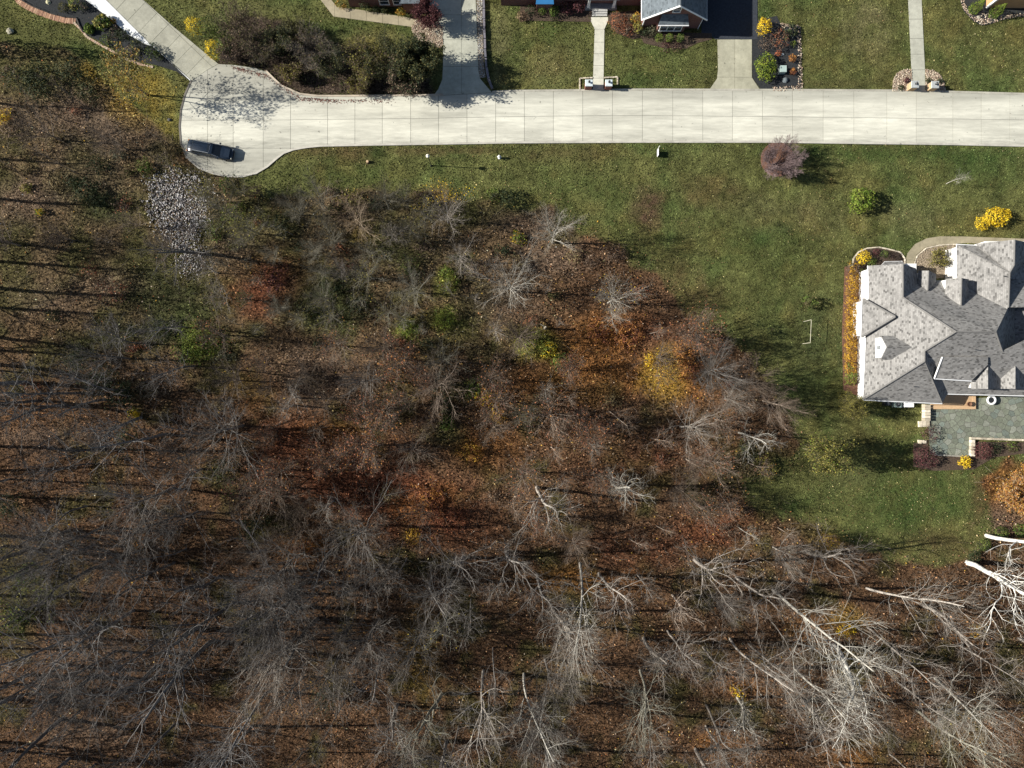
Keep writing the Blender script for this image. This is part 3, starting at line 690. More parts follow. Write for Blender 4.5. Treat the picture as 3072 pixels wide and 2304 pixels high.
# ------------------------------------------------------------------ brick edgings and low walls, block by block
def block_row(name, label, cat, pts, L, Wd, z1, cols, mat='tint', gap=.02, piece='brick', start=0.0, zb=0.0):
    q = [Vector(P(*p)[:2]) for p in pts]
    root = thing(name, label, cat, (q[0].x, q[0].y, 0))
    acc = start
    for a, b in zip(q[:-1], q[1:]):
        d = b - a; l = d.length; d.normalize(); ang = math.atan2(d.y, d.x)
        n = max(1, round(l / L)); s = l / n
        for i in range(n):
            c = a + d * (i + .5) * s
            k = R.uniform(.8, 1.2); cc = R.choice(cols)
            m = MB((q[0].x, q[0].y, 0)).rbox((c.x + R.uniform(-.01, .01), c.y + R.uniform(-.01, .01)), ang + R.uniform(-.04, .04), s / 2 - gap / 2, Wd / 2 * R.uniform(.92, 1.05), zb - .08, z1 + R.uniform(-.02, .02), .95)
            m.build(piece, M[mat], root, color=tuple(v * k for v in cc))
    return root
BRK = [(.34, .2, .13), (.42, .27, .18), (.28, .16, .11)]
CRM = [(.5, .44, .34), (.58, .52, .42), (.42, .37, .29)]
block_row('brick_edging', 'wide curved edging of tan bricks at the corner of the lawn', 'edging', [(52, -4), (62, 8), (90, 24), (120, 38), (160, 52), (200, 62), (228, 64)], .16, .85, .09, BRK)
block_row('brick_edging', 'narrow curved brick edging between lawn and slate grey bed', 'edging', [(222, 68), (245, 90), (262, 112), (290, 128), (330, 150), (380, 178), (425, 194), (460, 202)], .3, .32, .1, [(.4, .32, .24), (.36, .25, .18)])
block_row('timber_edging', 'dark timber edging along the inside of the wide brick edging', 'edging', [(56, -4), (100, 20), (150, 40), (200, 53), (232, 54)], 1.2, .18, .2, [(.03, .03, .03)], piece='timber')
block_row('timber_edging', 'short dark timber edging turning down the slate grey bed', 'edging', [(232, 56), (240, 80), (252, 98)], .9, .2, .22, [(.06, .055, .05)], piece='timber')
block_row('block_wall', 'long low wall of dark grey blocks beside the gravel strip', 'garden wall', [(1450, -60), (1452, 60), (1455, 150), (1459, 205), (1466, 240), (1477, 268)], 1.3, .32, .42, [(.14, .14, .16), (.18, .17, .19)], piece='block')
block_row('stone_edging', 'square stone edging round the west pillar bed', 'edging', [(1778, 234), (1739, 236), (1739, 270)], .4, .18, .16, CRM, piece='stone')
block_row('stone_edging', 'square stone edging round the east pillar bed', 'edging', [(1812, 234), (1852, 232), (1852, 256)], .4, .18, .16, CRM, piece='stone')
block_row('stone_edging', 'curved cream stone edging round the bed north of the yellow hedge', 'edging', [(2557, 800), (2560, 775), (2575, 756), (2600, 745), (2635, 742), (2665, 748), (2700, 757), (2713, 776), (2714, 800)], .42, .17, .14, CRM, piece='stone')
block_row('stone_edging', 'cream stone edging round the gravel court', 'edging', [(2741, 835), (2742, 792), (2751, 767), (2777, 745), (2815, 736), (2868, 733)], .45, .16, .14, CRM, piece='stone')
block_row('stone_wall', 'cream stone wall with jagged side between lawn and patio', 'garden wall', [(2774, 1213), (2773, 1262)], .38, .8, .75, CRM, piece='stone')
block_row('stone_step', 'cream stone step at the foot of the jagged wall', 'step', [(2753, 1272), (2786, 1270)], .5, .85, .3, CRM, piece='stone')
block_row('stone_wall', 'short cream stone wall between yellow and red shrubs', 'garden wall', [(2912, 1318), (2911, 1368)], .5, .55, .55, CRM, piece='stone')
block_row('stone_wall', 'long thin cream wall along the south edge of the patio', 'garden wall', [(2906, 1314), (3000, 1317), (3072, 1320), (3290, 1324)], .7, .28, .5, CRM, piece='stone')
block_row('stone_wall', 'low grey wall below the patio corner', 'garden wall', [(2798, 1364), (2850, 1366), (2900, 1369)], .6, .22, .4, [(.3, .29, .25)], piece='stone')
block_row('stone_step', 'small pale stone step between the bare and the burgundy shrub', 'step', [(2752, 1325), (2776, 1325)], .45, .5, .25, CRM, piece='stone')

# ------------------------------------------------------------------ houses
def facet(mb, pts, th=0.16):
    v = [Vector(p) for p in pts]
    n = Vector((0, 0, 0))
    for i in range(len(v)):
        a, b = v[i - 1], v[i]
        n += Vector(((a.y - b.y) * (a.z + b.z), (a.z - b.z) * (a.x + b.x), (a.x - b.x) * (a.y + b.y)))
    if n.z < 0: v = v[::-1]
    k = len(v)
    lo = [p - Vector((0, 0, th)) for p in v]
    mb.add(v + lo, [list(range(k)), list(range(2 * k - 1, k - 1, -1))] + [[(i + 1) % k, i, k + i, k + (i + 1) % k] for i in range(k)])

def roof_part(name, facets, mat, parent, origin, th=0.16):
    mb = MB(origin)
    for f in facets: facet(mb, f, th)
    me = mb.mesh(name); slope_uv(me)
    return link(name, me, M[mat], parent)

def walls(name, prisms, mat, parent, origin):
    mb = MB(origin)
    for pts, z0, z1 in prisms: mb.prism(pts, z0, z1)
    me = mb.mesh(name); slope_uv(me)
    return link(name, me, M[mat], parent)

def ridge(name, pts, mat, parent, origin, r=.11):
    mb = MB(origin)
    for a, b in zip(pts[:-1], pts[1:]): mb.tube(a, b, r, r, 6)
    return mb.build(name, M[mat], parent)

def gutter(pts, parent, origin, name='gutter'):
    mb = MB(origin)
    for a, b in zip(pts[:-1], pts[1:]):
        d = Vector(b) - Vector(a); n = Vector((d.y, -d.x, 0)).normalized() * .05
        mb.tube(Vector(a) + n - Vector((0, 0, .06)), Vector(b) + n - Vector((0, 0, .06)), .07, .07, 6)
    return mb.build(name, M['gutter'], parent)

def window(parent, origin, c, u, w, h, n_panes=1, rows=2, name='window'):
    """window on a vertical wall: c = centre of the sill on the wall, u = unit vector along the wall; the wall faces u x z"""
    u = Vector(u); out = u.cross(Vector((0, 0, 1))); c = Vector(c); up = Vector((0, 0, 1))
    def slab(mb, a, b, z0, z1, d0, d1):
        vs = [c + u * x + up * z + out * d for z in (z0, z1) for (x, d) in ((a, d0), (b, d0), (b, d1), (a, d1))]
        mb.add(vs, [[0, 1, 2, 3], [7, 6, 5, 4], [0, 4, 5, 1], [1, 5, 6, 2], [2, 6, 7, 3], [3, 7, 4, 0]])
    f = MB(origin); slab(f, -w / 2 - .08, w / 2 + .08, -.12, 0, 0, .12); slab(f, -w / 2 - .08, w / 2 + .08, h, h + .1, 0, .09)
    pw = w / n_panes
    for i in range(n_panes + 1): slab(f, -w / 2 + i * pw - .05, -w / 2 + i * pw + .05, .0, h, 0, .09)
    for r in range(1, rows):
        for i in range(n_panes): slab(f, -w / 2 + i * pw + .05, -w / 2 + (i + 1) * pw - .05, h * r / rows - .025, h * r / rows + .025, 0, .07)
    fo = f.build(name, M['white'], parent)
    for i in range(n_panes):
        g = MB(origin); slab(g, -w / 2 + i * pw + .05, -w / 2 + (i + 1) * pw - .05, 0, h, .0, .03)
        g.build('pane', M['pane'], fo)
    return fo

# ---- the big grey house at the right edge
O3 = P(2800, 1000)
h3 = thing('house', 'large grey shingled house with many gables and dormers by the flagstone patio', 'house', O3)
mainL = [P(2605, 797, 3), P(2709, 792, 5.5), P(2709, 892, 5.5), P(2868, 995, 9), P(2774, 1053, 7.1), P(2774, 1084, 7), P(2590, 1198, 3), P(2598, 1010, 3), P(2607, 895, 3)]
mainN = [P(2709, 892, 5.5), P(2755, 847, 3), P(2870, 836, 3), P(2931, 881, 4.3), P(3022, 927, 6.3), P(2988, 997, 9), P(2868, 995, 9)]
mainS = [P(2868, 995, 9), P(2774, 1053, 7.1), P(2843, 1180, 3), P(3300, 1191, 3), P(3300, 1020, 8.2), P(3076, 1020, 8.2), P(3007, 1053, 7.3), P(2988, 997, 9)]
swS = [P(2590, 1198, 3), P(2774, 1084, 7), P(2827, 1209, 3)]
swR = [P(2774, 1084, 7), P(2774, 1053, 7.1), P(2843, 1180, 3), P(2827, 1209, 3)]
wingR = [P(2709, 792, 5.5), P(2748, 805, 3), P(2755, 847, 3), P(2709, 892, 5.5)]
rwL = [P(2870, 734, 3), P(2870, 836, 3), P(2931, 881, 4.3), P(3022, 927, 6.3), P(3029, 818, 6.3), P(2910, 755, 3.85)]
rwN = [P(2870, 734, 3), P(2910, 755, 3.85), P(3029, 818, 6.3), P(3031, 812, 6.2), P(2930, 737, 3.2)]
neL = [P(2930, 731, 4.2), P(3044, 719, 6.5), P(3042, 795, 6.5), P(3031, 816, 6.35), P(2940, 745, 4.3)]
neR = [P(3044, 719, 6.5), P(3120, 735, 3.2), P(3120, 838, 3.2), P(3031, 838, 4.6), P(3031, 816, 6.3), P(3042, 795, 6.5)]
rR = [P(2988, 997, 9), P(3007, 1053, 7.3), P(3046, 1052, 4.5), P(3044, 915, 4.5), P(3022, 927, 6.3)]
eN = [P(3007, 1062, 4.4), P(3300, 1062, 4.4), P(3300, 912, 4.4), P(3025, 912, 4.4)]
eNN = [P(3025, 922, 6.28), P(3300, 922, 6.28), P(3300, 838, 4.2), P(3029, 838, 4.2)]
roof3 = roof_part('roof', [mainL, mainN, mainS, swS, swR, wingR, rwL, rwN, neL, neR, rR, eN, eNN], 'shingle', h3, O3)
roof_part('roof_bay', [[P(2643, 797, 2.95), P(2655, 785, 2.5), P(2707, 784, 2.5), P(2717, 795, 2.95)]], 'shingle', h3, O3)
roof_part('roof_gable', [[P(2590, 896, 3.15), P(2686, 950, 5.35), P(2585, 1011, 3.15)]], 'shingle', h3, O3, .3)
ridge('ridge_cap', [P(2590, 1198, 3.02), P(2774, 1084, 7.05), P(2774, 1053, 7.12), P(2868, 995, 9.03), P(2988, 997, 9.03), P(3007, 1053, 7.33)], 'shingle', roof3, O3)
ridge('ridge_cap', [P(2868, 995, 9.03), P(2709, 892, 5.52), P(2709, 792, 5.52)], 'shingle', roof3, O3)
ridge('ridge_cap', [P(2774, 1084, 7.03), P(2827, 1209, 3.02)], 'shingle', roof3, O3, .07)
ridge('ridge_cap', [P(3044, 719, 6.52), P(3042, 795, 6.52), P(3029, 818, 6.32), P(3025, 923, 6.32)], 'shingle', roof3, O3)
ridge('ridge_cap', [P(2910, 755, 3.87), P(3029, 818, 6.32)], 'shingle', roof3, O3, .08)
ridge('ridge_cap', [P(2590, 896, 3.2), P(2686, 950, 5.4), P(2585, 1011, 3.2)], 'shingle', roof3, O3, .14)
gutter([P(2605, 797, 3), P(2607, 893, 3)], h3, O3); gutter([P(2588, 895, 3.1), P(2584, 1011, 3.1)], h3, O3)
gutter([P(2598, 1012, 3), P(2590, 1199, 3)], h3, O3); gutter([P(2590, 1199, 3), P(2827, 1210, 3)], h3, O3)
gutter([P(2843, 1181, 3), P(3300, 1192, 3)], h3, O3); gutter([P(2870, 836, 3), P(2870, 734, 3)], h3, O3)
gutter([P(2643, 797, 2.9), P(2655, 784, 2.45), P(2707, 783, 2.45), P(2717, 795, 2.9)], h3, O3)
gutter([P(2930, 737, 3.2), P(2870, 734, 3)], h3, O3)
gutter([P(2748, 805, 3), P(2754, 847, 3)], h3, O3); gutter([P(2756, 846, 2.98), P(2868, 837, 2.98)], h3, O3)
def gp(pts): return [((a) / PXM, b / PXM) for a, b in pts]   # ground pixels from the photo's centre, y up
walls('wall', [(gp([(1040, 335), (1170, 335), (1170, 150), (1040, 150)]), -.1, 3.0), (gp([(1036, 240), (1300, 270), (1500, 270), (1500, -26), (1270, -26), (1250, -44), (1036, -44)]), -.1, 2.93),
               (gp([(1022, 242), (1060, 242), (1060, 142), (1022, 142)]), -.1, 3.02), (gp([(1298, 400), (1500, 400), (1500, 250), (1298, 250)]), -.1, 2.96), (gp([(1360, 410), (1520, 410), (1520, 398), (1360, 398)]), -.1, 4.0),
               (gp([(1112, 352), (1182, 352), (1182, 330), (1112, 330)]), -.1, 2.4)], 'siding', h3, O3)
def dormer(name_wall, prism_pts, z0, z1, facets, cap):
    w = walls('dormer', [(prism_pts, z0, z1)], 'siding', h3, O3)
    roof_part('dormer_roof', facets, 'shingle', w, O3, .1)
    ridge('ridge_cap', cap, 'shingle', w, O3, .07)
    return w
# west dormer with a window
w = MB(O3)
xw = 1047 / PXM
a0 = (xw, 132 / PXM); a1 = (xw, 75 / PXM); am = (xw, 103.5 / PXM)
back = 1120 / PXM
w.add([(xw, a0[1], 3.4), (xw, a1[1], 3.4), (xw, a1[1], 5.0), (xw, am[1], 6.15), (xw, a0[1], 5.0), (back, a0[1], 3.4), (back, a1[1], 3.4), (back, a1[1], 5.0), (back, am[1], 6.15), (back, a0[1], 5.0)],
      [[0, 4, 3, 2, 1], [0, 5, 9, 4], [1, 2, 7, 6], [4, 9, 8, 3], [2, 3, 8, 7]])
dw = w.build('dormer', M['siding'], h3)
roof_part('dormer_roof', [[(xw + .1, a0[1] + .25, 4.86), (xw + .1, am[1], 6.25), (1122 / PXM, am[1], 6.25), (1083 / PXM, a0[1] + .25, 4.86)],
                          [(xw + .1, a1[1] - .25, 4.86), (xw + .1, am[1], 6.25), (1122 / PXM, am[1], 6.25), (1083 / PXM, a1[1] - .25, 4.86)]], 'shingle', dw, O3, .1)
window(dw, O3, (xw - .01, am[1], 4.25), (0, -1, 0), .62, .85, 1, 2)
# two gables on the north side
roof_part('gable_roof', [[P(2786, 812, 4.3), P(2757, 812, 3.3), P(2755, 849, 3.3), P(2783, 872, 4.35)], [P(2786, 812, 4.3), P(2808, 822, 3.1), P(2808, 848, 3.1), P(2783, 872, 4.35)]], 'shingle', h3, O3)
w = walls('gable', [([P(2763, 816, 3.2)[:2], P(2800, 824, 3.2)[:2], P(2800, 870, 3.2)[:2], P(2763, 870, 3.2)[:2]], -.1, 3.0)], 'siding', h3, O3)
g2 = walls('dormer', [([P(2845, 838, 4.5)[:2], P(2900, 838, 4.5)[:2], P(2900, 905, 4.5)[:2], P(2845, 905, 4.5)[:2]], 2.8, 4.55)], 'siding', h3, O3)
roof_part('dormer_roof', [[P(2885, 834, 6), P(2840, 836, 4.55), P(2836, 889, 4.55), P(2883, 916, 6)], [P(2885, 834, 6), P(2906, 838, 4.5), P(2906, 905, 4.5), P(2883, 916, 6)]], 'shingle', g2, O3)
ridge('ridge_cap', [P(2885, 834, 6.02), P(2883, 916, 6.02)], 'shingle', g2, O3, .09)
ridge('ridge_cap', [P(2786, 812, 4.32), P(2783, 872, 4.36)], 'shingle', w, O3, .09)
# shed dormer and two dormers on the south side
sh = walls('dormer', [([P(2831, 1076, 6.5)[:2], P(2808, 1132, 5.2)[:2], P(2912, 1138, 5.2)[:2], P(2960, 1096, 6)[:2]], 3.5, 5.12)], 'siding', h3, O3)
roof_part('dormer_roof', [[P(2827, 1071, 6.95), P(2803, 1134, 5.35), P(2916, 1141, 5.35), P(2964, 1094, 6.3), P(2964, 1071, 6.95)]], 'shingle', sh, O3)
gutter([P(2804, 1135, 5.33), P(2915, 1142, 5.33)], sh, O3); ridge('rake_trim', [P(2827, 1071, 6.95), P(2803, 1135, 5.35)], 'white', sh, O3, .1)
for dx in (0, 82):
    d = walls('dormer', [([P(2917 + dx, 1141, 4.4)[:2], P(3005 + dx, 1141, 4.4)[:2], P(3005 + dx, 1163, 4.4)[:2], P(2917 + dx, 1163, 4.4)[:2]], 3.0, 4.3)], 'siding', h3, O3)
    roof_part('dormer_roof', [[P(2964 + dx, 1094, 5.95), P(2914 + dx, 1140, 4.4), P(2914 + dx, 1166, 4.4), P(2964 + dx, 1167, 5.95)], [P(2964 + dx, 1094, 5.95), P(3008 + dx, 1140, 4.4), P(3008 + dx, 1166, 4.4), P(2964 + dx, 1167, 5.95)]], 'shingle', d, O3, .1)
for (a, b) in ((2918, 1050), (2738, 1160), (2852, 1143)):
    p = P(a, b, 5.5)
vz = lambda a, b, z: MB(O3).tube(P(a, b, z - .6), P(a, b, z + .35), .06, .06, 8).build('vent_pipe', M['dark_metal'], h3)
vz(2925, 1049, 7.6); vz(2742, 1160, 4.7); vz(3011, 828, 6.4)

# ---- brick gabled house at the top
O2 = (21.4, 50, 0)
h2 = thing('house', 'brick house with a white trimmed front gable and a bay window', 'house', O2)
zr = 6.35; xl, xr, xm = 17.1, 25.75, 21.4
roof2 = roof_part('roof', [[(xl, 48.05, 3.0), (xl, 76, 3.0), (xm, 76, zr), (xm, 48.05, zr)], [(xr, 48.05, 3.0), (xr, 76, 3.0), (xm, 76, zr), (xm, 48.05, zr)],
                           [(-2, 51.2, 3.0), (xl, 51.2, 3.0), (xl, 57, 6.6), (-2, 57, 6.6)]], 'shingle_blue', h2, O2)
ridge('ridge_cap', [(xm, 48.05, zr + .03), (xm, 76, zr + .03)], 'shingle_blue', roof2, O2)
mb = MB(O2)
mb.add([(17.5, 48.5, -.1), (25.35, 48.5, -.1), (25.35, 48.5, 3.05), (xm, 48.5, 6.1), (17.5, 48.5, 3.05), (17.5, 75, -.1), (25.35, 75, -.1), (25.35, 75, 3.05), (xm, 75, 6.1), (17.5, 75, 3.05)],
       [[0, 1, 2, 3, 4], [1, 6, 7, 2], [5, 0, 4, 9], [9, 8, 7, 6, 5]])
mb.box((-1.5, 51.6, -.1), (17.49, 70, 2.95))
me = mb.mesh('wall'); slope_uv(me); link('wall', me, M['brick'], h2)
ridge('rake_trim', [(xl, 48.03, 2.97), (xm, 48.03, zr - .02), (xr, 48.03, 2.97)], 'white', h2, O2, .1)
gutter([(xl - .03, 48.05, 3.0), (xl - .03, 60, 3.0)], h2, O2); gutter([(xr + .03, 60, 3.0), (xr + .03, 48.05, 3.0)], h2, O2)
MB(O2).tube((25.3, 48.38, 2.9), (25.3, 48.38, .1), .05, .05, 6).build('downspout', M['gutter'], h2)
MB(O2).tube((17.6, 48.38, 2.9), (17.6, 48.38, .1), .06, .06, 6).build('downspout', M['gutter'], h2)
bay = MB(O2).box((19.55, 47.75, .5), (23.2, 48.495, 2.72)).mesh('bay'); slope_uv(bay)
bayo = link('bay', bay, M['brick'], h2)
roof_part('bay_roof', [[(19.35, 47.5, 2.75), (23.4, 47.5, 2.75), (23.1, 48.48, 3.6), (19.7, 48.48, 3.6)]], 'shingle_blue', bayo, O2, .08)
gutter([(19.35, 47.48, 2.8), (23.4, 47.48, 2.8)], bayo, O2)
window(bayo, O2, (21.3, 47.745, .95), (1, 0, 0), 2.9, 1.5, 3, 2)
window(h2, O2, (21.4, 48.495, 4.2), (1, 0, 0), .95, 1.0, 1, 1, 'attic_window')
# left bay with a metal roof, coloured with the blue of shade
b2 = MB(O2).box((3.3, 50.7, -.1), (5.4, 51.59, 2.6)).mesh('bay'); slope_uv(b2); b2o = link('bay', b2, M['brick'], h2)
M['shade_blue_roof'] = plain('shade_blue_metal', (0.03, 0.16, 0.36), 0.08, 2, 0.4, 0.5)
roof_part('bay_roof', [[(3.15, 50.35, 2.6), (5.55, 50.35, 2.6), (5.4, 51.58, 3.2), (3.3, 51.58, 3.2)]], 'shade_blue_roof', b2o, O2, .06)
# porch
pf = MB(O2).box((9.9, 50.9, -.1), (14.2, 51.58, .55)).build('porch_floor', M['tint'], h2, color=(.25, .25, .25))
for x in (10.35, 13.75):
    c = MB(O2).box((x - .16, 51.0, .55), (x + .16, 51.3, 2.85)).box((x - .22, 50.95, .56), (x + .22, 51.34, .8)).build('porch_column', M['white'], h2)
roof_part('porch_roof', [[(9.8, 50.75, 2.9), (14.3, 50.75, 2.9), (14.3, 54, 3.6), (9.8, 54, 3.6)]], 'shingle_blue', h2, O2, .12)
for k, (y0, y1, z1) in enumerate(((50.1, 50.36, .16), (50.36, 50.62, .3), (50.62, 50.89, .43))):
    MB(O2).box((10.9, y0, -.1), (12.95, y1, z1)).build('porch_step', M['tint'], h2, color=(.4, .4, .38))

# ---- brick house top left, and the far corner house
O1 = (-16, 52, 0)
h1 = thing('house', 'brick house half out of view behind the burgundy tree', 'house', O1)
mb = MB(O1).box((-22, 51.4, -.1), (-14.6, 62, 2.95)).box((-14.59, 50.55, -.1), (-12.6, 62, 2.97)); me = mb.mesh('wall'); slope_uv(me); link('wall', me, M['brick'], h1)
roof_part('roof', [[(-22.4, 51.0, 3.0), (-14.6, 51.0, 3.0), (-14.6, 57, 6.8), (-22.4, 57, 6.8)], [(-14.9, 50.2, 3.02), (-12.2, 50.2, 3.02), (-12.2, 58, 3.6), (-14.9, 58, 6.0)]], 'shingle_blue', h1, O1)
gutter([(-22.4, 51.0, 3.0), (-14.9, 51.0, 3.0)], h1, O1)
window(h1, O1, (-17.2, 51.395, .75), (1, 0, 0), 1.25, 1.5, 1, 2); window(h1, O1, (-15.5, 51.395, .75), (1, 0, 0), .95, 1.5, 1, 2)
O4 = (64.6, 51.2, 0)
h4 = thing('house', 'corner of a tan sided house cut off at the top right', 'house', O4)
me = MB(O4).box((64.62, 51.22, -.1), (76, 62, 4.4)).mesh('wall'); M['tan_siding'] = plain('tan_siding', (0.45, 0.27, 0.14), 0.12, 2, 0.8, 0.2); link('wall', me, M['tan_siding'], h4)
MB(O4).box((64.55, 51.15, -.1), (64.8, 51.4, 4.4)).build('corner_trim', M['white'], h4)
roof_part('roof', [[(64.1, 50.7, 4.45), (76, 50.7, 4.45), (76, 56.5, 8), (69, 56.5, 8)], [(64.1, 50.7, 4.45), (64.1, 62.5, 4.45), (69, 56.5, 8)]], 'shingle', h4, O4)

# ---- deck behind the big house: boards one by one
DK = P(2850, 1205)
deck = thing('deck', 'low wooden deck with a tan rim under the house eave', 'deck', DK)
x0, y1 = P(2788, 1183)[:2]; x1, y0 = P(2921, 1227)[:2]
x = x0 + .02; n = 0
while x < x1 - .52:
    MB(DK).box((x, y0 + .5, .2), (x + .135, y1, .4 + R.uniform(-.004, .004))).build('board', M['tan_wood'], deck); x += .15
MB(DK).box((x0, y0, 0), (x1, y0 + .48, .44)).build('rim_board', M['tan_wood'], deck); MB(DK).box((x1 - .46, y0 + .49, 0), (x1, y1, .44)).build('rim_board', M['tan_wood'], deck)
p = P(2904, 1212, .45)
pot = thing('plant_pot', 'round brown plant pot standing on the deck corner', 'plant pot', (p[0], p[1], .44))
MB().lathe([(.2, 0), (.3, .25), (.33, .42), (.28, .43), (.26, .36)], 14).build('pot', M['terracotta'], pot, smooth=True)
p = P(2966, 1200)
rd = thing('fire_bowl', 'round white bowl with a dark middle on the patio', 'fire bowl', (p[0], p[1], .09))
MB().lathe([(.35, 0), (.55, .25), (.66, .5), (.64, .56), (.42, .56), (.4, .45)], 20).build('bowl', M['white'], rd, smooth=True)
MB().lathe([(.39, .46), (.3, .5), (.1, .52)], 16).build('coals', M['dark_metal'], rd)
# air conditioners behind the house
for nm, px, py, wd, lab, cl in (('air_conditioner', 2665, 1209, .75, 'dark grey air conditioner, first of the units under the south eave', 'dark_metal'), ('air_conditioner', 2695, 1213, .85, 'pale green air conditioner with a round fan grille under the south eave', 'teal')):
    p = P(px, py, .9); r = thing(nm, lab, 'air conditioner', (p[0], p[1], 0))
    b = MB().rbox((0, 0), 0, wd / 2, wd / 2, .02, .9, .97).build('cabinet', M[cl], r)
    m = MB().lathe([(wd * .4, .9), (wd * .4, .93), (wd * .33, .93), (wd * .33, .91)], 16)
    m.build('fan_grille', M['dark_metal'], r)
    k = MB()
    for i in range(8): k.tube((0, 0, .935), (wd * .4 * math.cos(i * .785), wd * .4 * math.sin(i * .785), .935), .012, .012, 4)
    k.build('guard', M['grey_metal'], r)
p = P(2728, 1213, .8); r = thing('generator', 'long white generator box under the south eave', 'generator', (p[0], p[1], 0))
MB().rbox((0, 0), 0, .62, .36, .08, .75, .98).build('cabinet', M['white'], r); MB().rbox((0, 0), 0, .66, .4, .76, .84, .9).build('lid', M['white'], r); MB().rbox((0, 0), 0, .7, .45, 0, .075).build('base', M['tint'], r, color=(.3, .3, .28))

# ------------------------------------------------------------------ street objects
def gate_pillar(x0, y0, x1, y1, h, col, capcol, label, group, lamp=True):
    cx, cy = (x0 + x1) / 2, (y0 + y1) / 2
    r = thing('pillar', label, 'pillar', (cx, cy, 0), 0, group)
    hx, hy = (x1 - x0) / 2, (y1 - y0) / 2
    n = int(h / .17); zz = 0
    for k in range(n):                      # courses of stone
        for s in (-1, 1):
            sh_ = .12 if k % 2 else -.12
            a, b = (-hx, sh_ * hx) if s < 0 else (sh_ * hx + .012, hx)
            kk = R.uniform(.8, 1.2)
            MB().box((a, -hy, zz - (.1 if k == 0 else 0)), (b, hy, zz + .16)).build('stone', M['tint'], r, color=tuple(v * kk for v in col))
        zz += h / n
    MB().rbox((0, 0), 0, hx + .06, hy + .06, zz, zz + .09, .93).build('cap', M['tint'], r, color=capcol)
    l = MB().lathe([(.07, zz + .09), (.07, zz + .2), (.14, zz + .26), (.17, zz + .5), (.06, zz + .62)], 10).build('lantern', M['dark_metal'], r)
    return r
gate_pillar(9.9, 40.05, 10.8, 40.85, 1.35, (.22, .10, .08), (.52, .58, .60), 'brick pillar with pale cap and lantern west of the cream path', 'pillars at the road end of the cream path')
gate_pillar(12.6, 40.05, 13.45, 40.85, 1.35, (.22, .10, .08), (.52, .58, .60), 'brick pillar with pale cap and lantern east of the cream path', 'pillars at the road end of the cream path')
gate_pillar(53.8, 39.9, 54.7, 40.75, 1.2, (.42, .30, .18), (.36, .38, .38), 'tan stone pillar between the west gravel bed and the grey path', 'pillars at the road end of the grey path')
gate_pillar(56.5, 39.85, 57.4, 40.7, 1.2, (.42, .30, .18), (.36, .38, .38), 'tan stone pillar between the grey path and the east gravel bed', 'pillars at the road end of the grey path')

p = P(1294, 497)
lp = thing('street_lamp', 'slim dark lamp post with a white globe on the south lawn', 'street lamp', (p[0], p[1], 0))
MB().lathe([(.16, -.05), (.15, .1), (.09, .2), (.06, .6), (.05, 3.6), (.055, 3.65)], 10).build('post', M['dark_metal'], lp)
MB().lathe([(.06, 3.65), (.16, 3.72), (.24, 3.9), (.23, 4.05), (.14, 4.16), (.03, 4.2)], 14).build('globe', M['lamp_glass'], lp, smooth=True)
MB().lathe([(.05, 4.2), (.045, 4.25), (.01, 4.3)], 8).build('finial', M['dark_metal'], lp)

p = P(1498, 474)
hy = thing('fire_hydrant', 'white fire hydrant on the south lawn east of the lamp post', 'hydrant', (p[0], p[1], 0))
MB().lathe([(.2, -.05), (.2, .06), (.14, .08), (.14, .6), (.19, .62), (.19, .68), (.15, .74), (.06, .84), (.05, .9)], 14).build('barrel', M['white'], hy, smooth=True)
MB().tube((-.3, 0, .5), (.3, 0, .5), .075, .075, 10).build('hose_outlet', M['white'], hy); MB().tube((0, 0, .42), (0, -.3, .42), .1, .1, 10).build('hose_outlet', M['white'], hy)
p = P(1104, 487)
st = thing('stump', 'small tan stump on the lawn by the turning circle', 'stump', (p[0], p[1], 0))
MB().lathe([(.3, -.05), (.24, .1), (.2, .35), (.18, .42)], 9).build('wood', M['tint'], st, color=(.12, .08, .05)); MB().lathe([(.175, .42), (.12, .44)], 9).build('cut_face', M['tint'], st, color=(.5, .36, .22))
p = P(1971, 452)
sg = thing('yard_sign', 'white yard sign hanging from a thin post by the street', 'yard sign', (p[0], p[1], 0))
MB().tube((0, .05, -.1), (0, .05, 1.75), .035, .035, 6).build('post', M['white'], sg); MB().tube((0, .05, 1.0), (0, -.95, 1.0), .025, .025, 6).build('arm', M['white'], sg)
MB().box((-.02, -.92, .12), (.02, -.08, .9)).build('panel', M['white'], sg)
p = P(2350, 206, .8); ub = thing('utility_box', 'pale green steel utility box beside the big green conifer', 'utility box', (p[0], p[1], 0))
MB().rbox((0, 0), 0, .42, .42, 0, .75, .98).build('cabinet', M['teal'], ub); MB().rbox((0, 0), 0, .46, .46, .755, .84, .95).build('lid', M['teal'], ub); MB().box((-.5, -.15, .3), (-.44, .15, .6)).build('door', M['white'], ub)
def rock(label, px, py, s, col, name='boulder'):
    V = []; 
    mb = MB(); n = 9
    rr_ = random.Random(int(px * 7 + py))
    prof = [(.75, -.05), (1.0, .25), (.85, .55), (.5, .78), (.12, .85)]
    vs = []; fs = []
    for k, (r_, z_) in enumerate(prof):
        for i in range(n):
            j = rr_.uniform(.82, 1.15); vs.append((s * r_ * j * math.cos(6.283 * i / n), s * r_ * j * .85 * math.sin(6.283 * i / n), s * z_ * rr_.uniform(.9, 1.1)))
    for k in range(len(prof) - 1): fs += [[k * n + i, k * n + (i + 1) % n, (k + 1) * n + (i + 1) % n, (k + 1) * n + i] for i in range(n)]
    fs.append([(len(prof) - 1) * n + i for i in range(n)])
    mb.add(vs, fs); p = P(px, py)
    o = mb.build(name, M['tint'], None, (p[0], p[1], 0), color=col); tag(o, label, 'rock'); return o
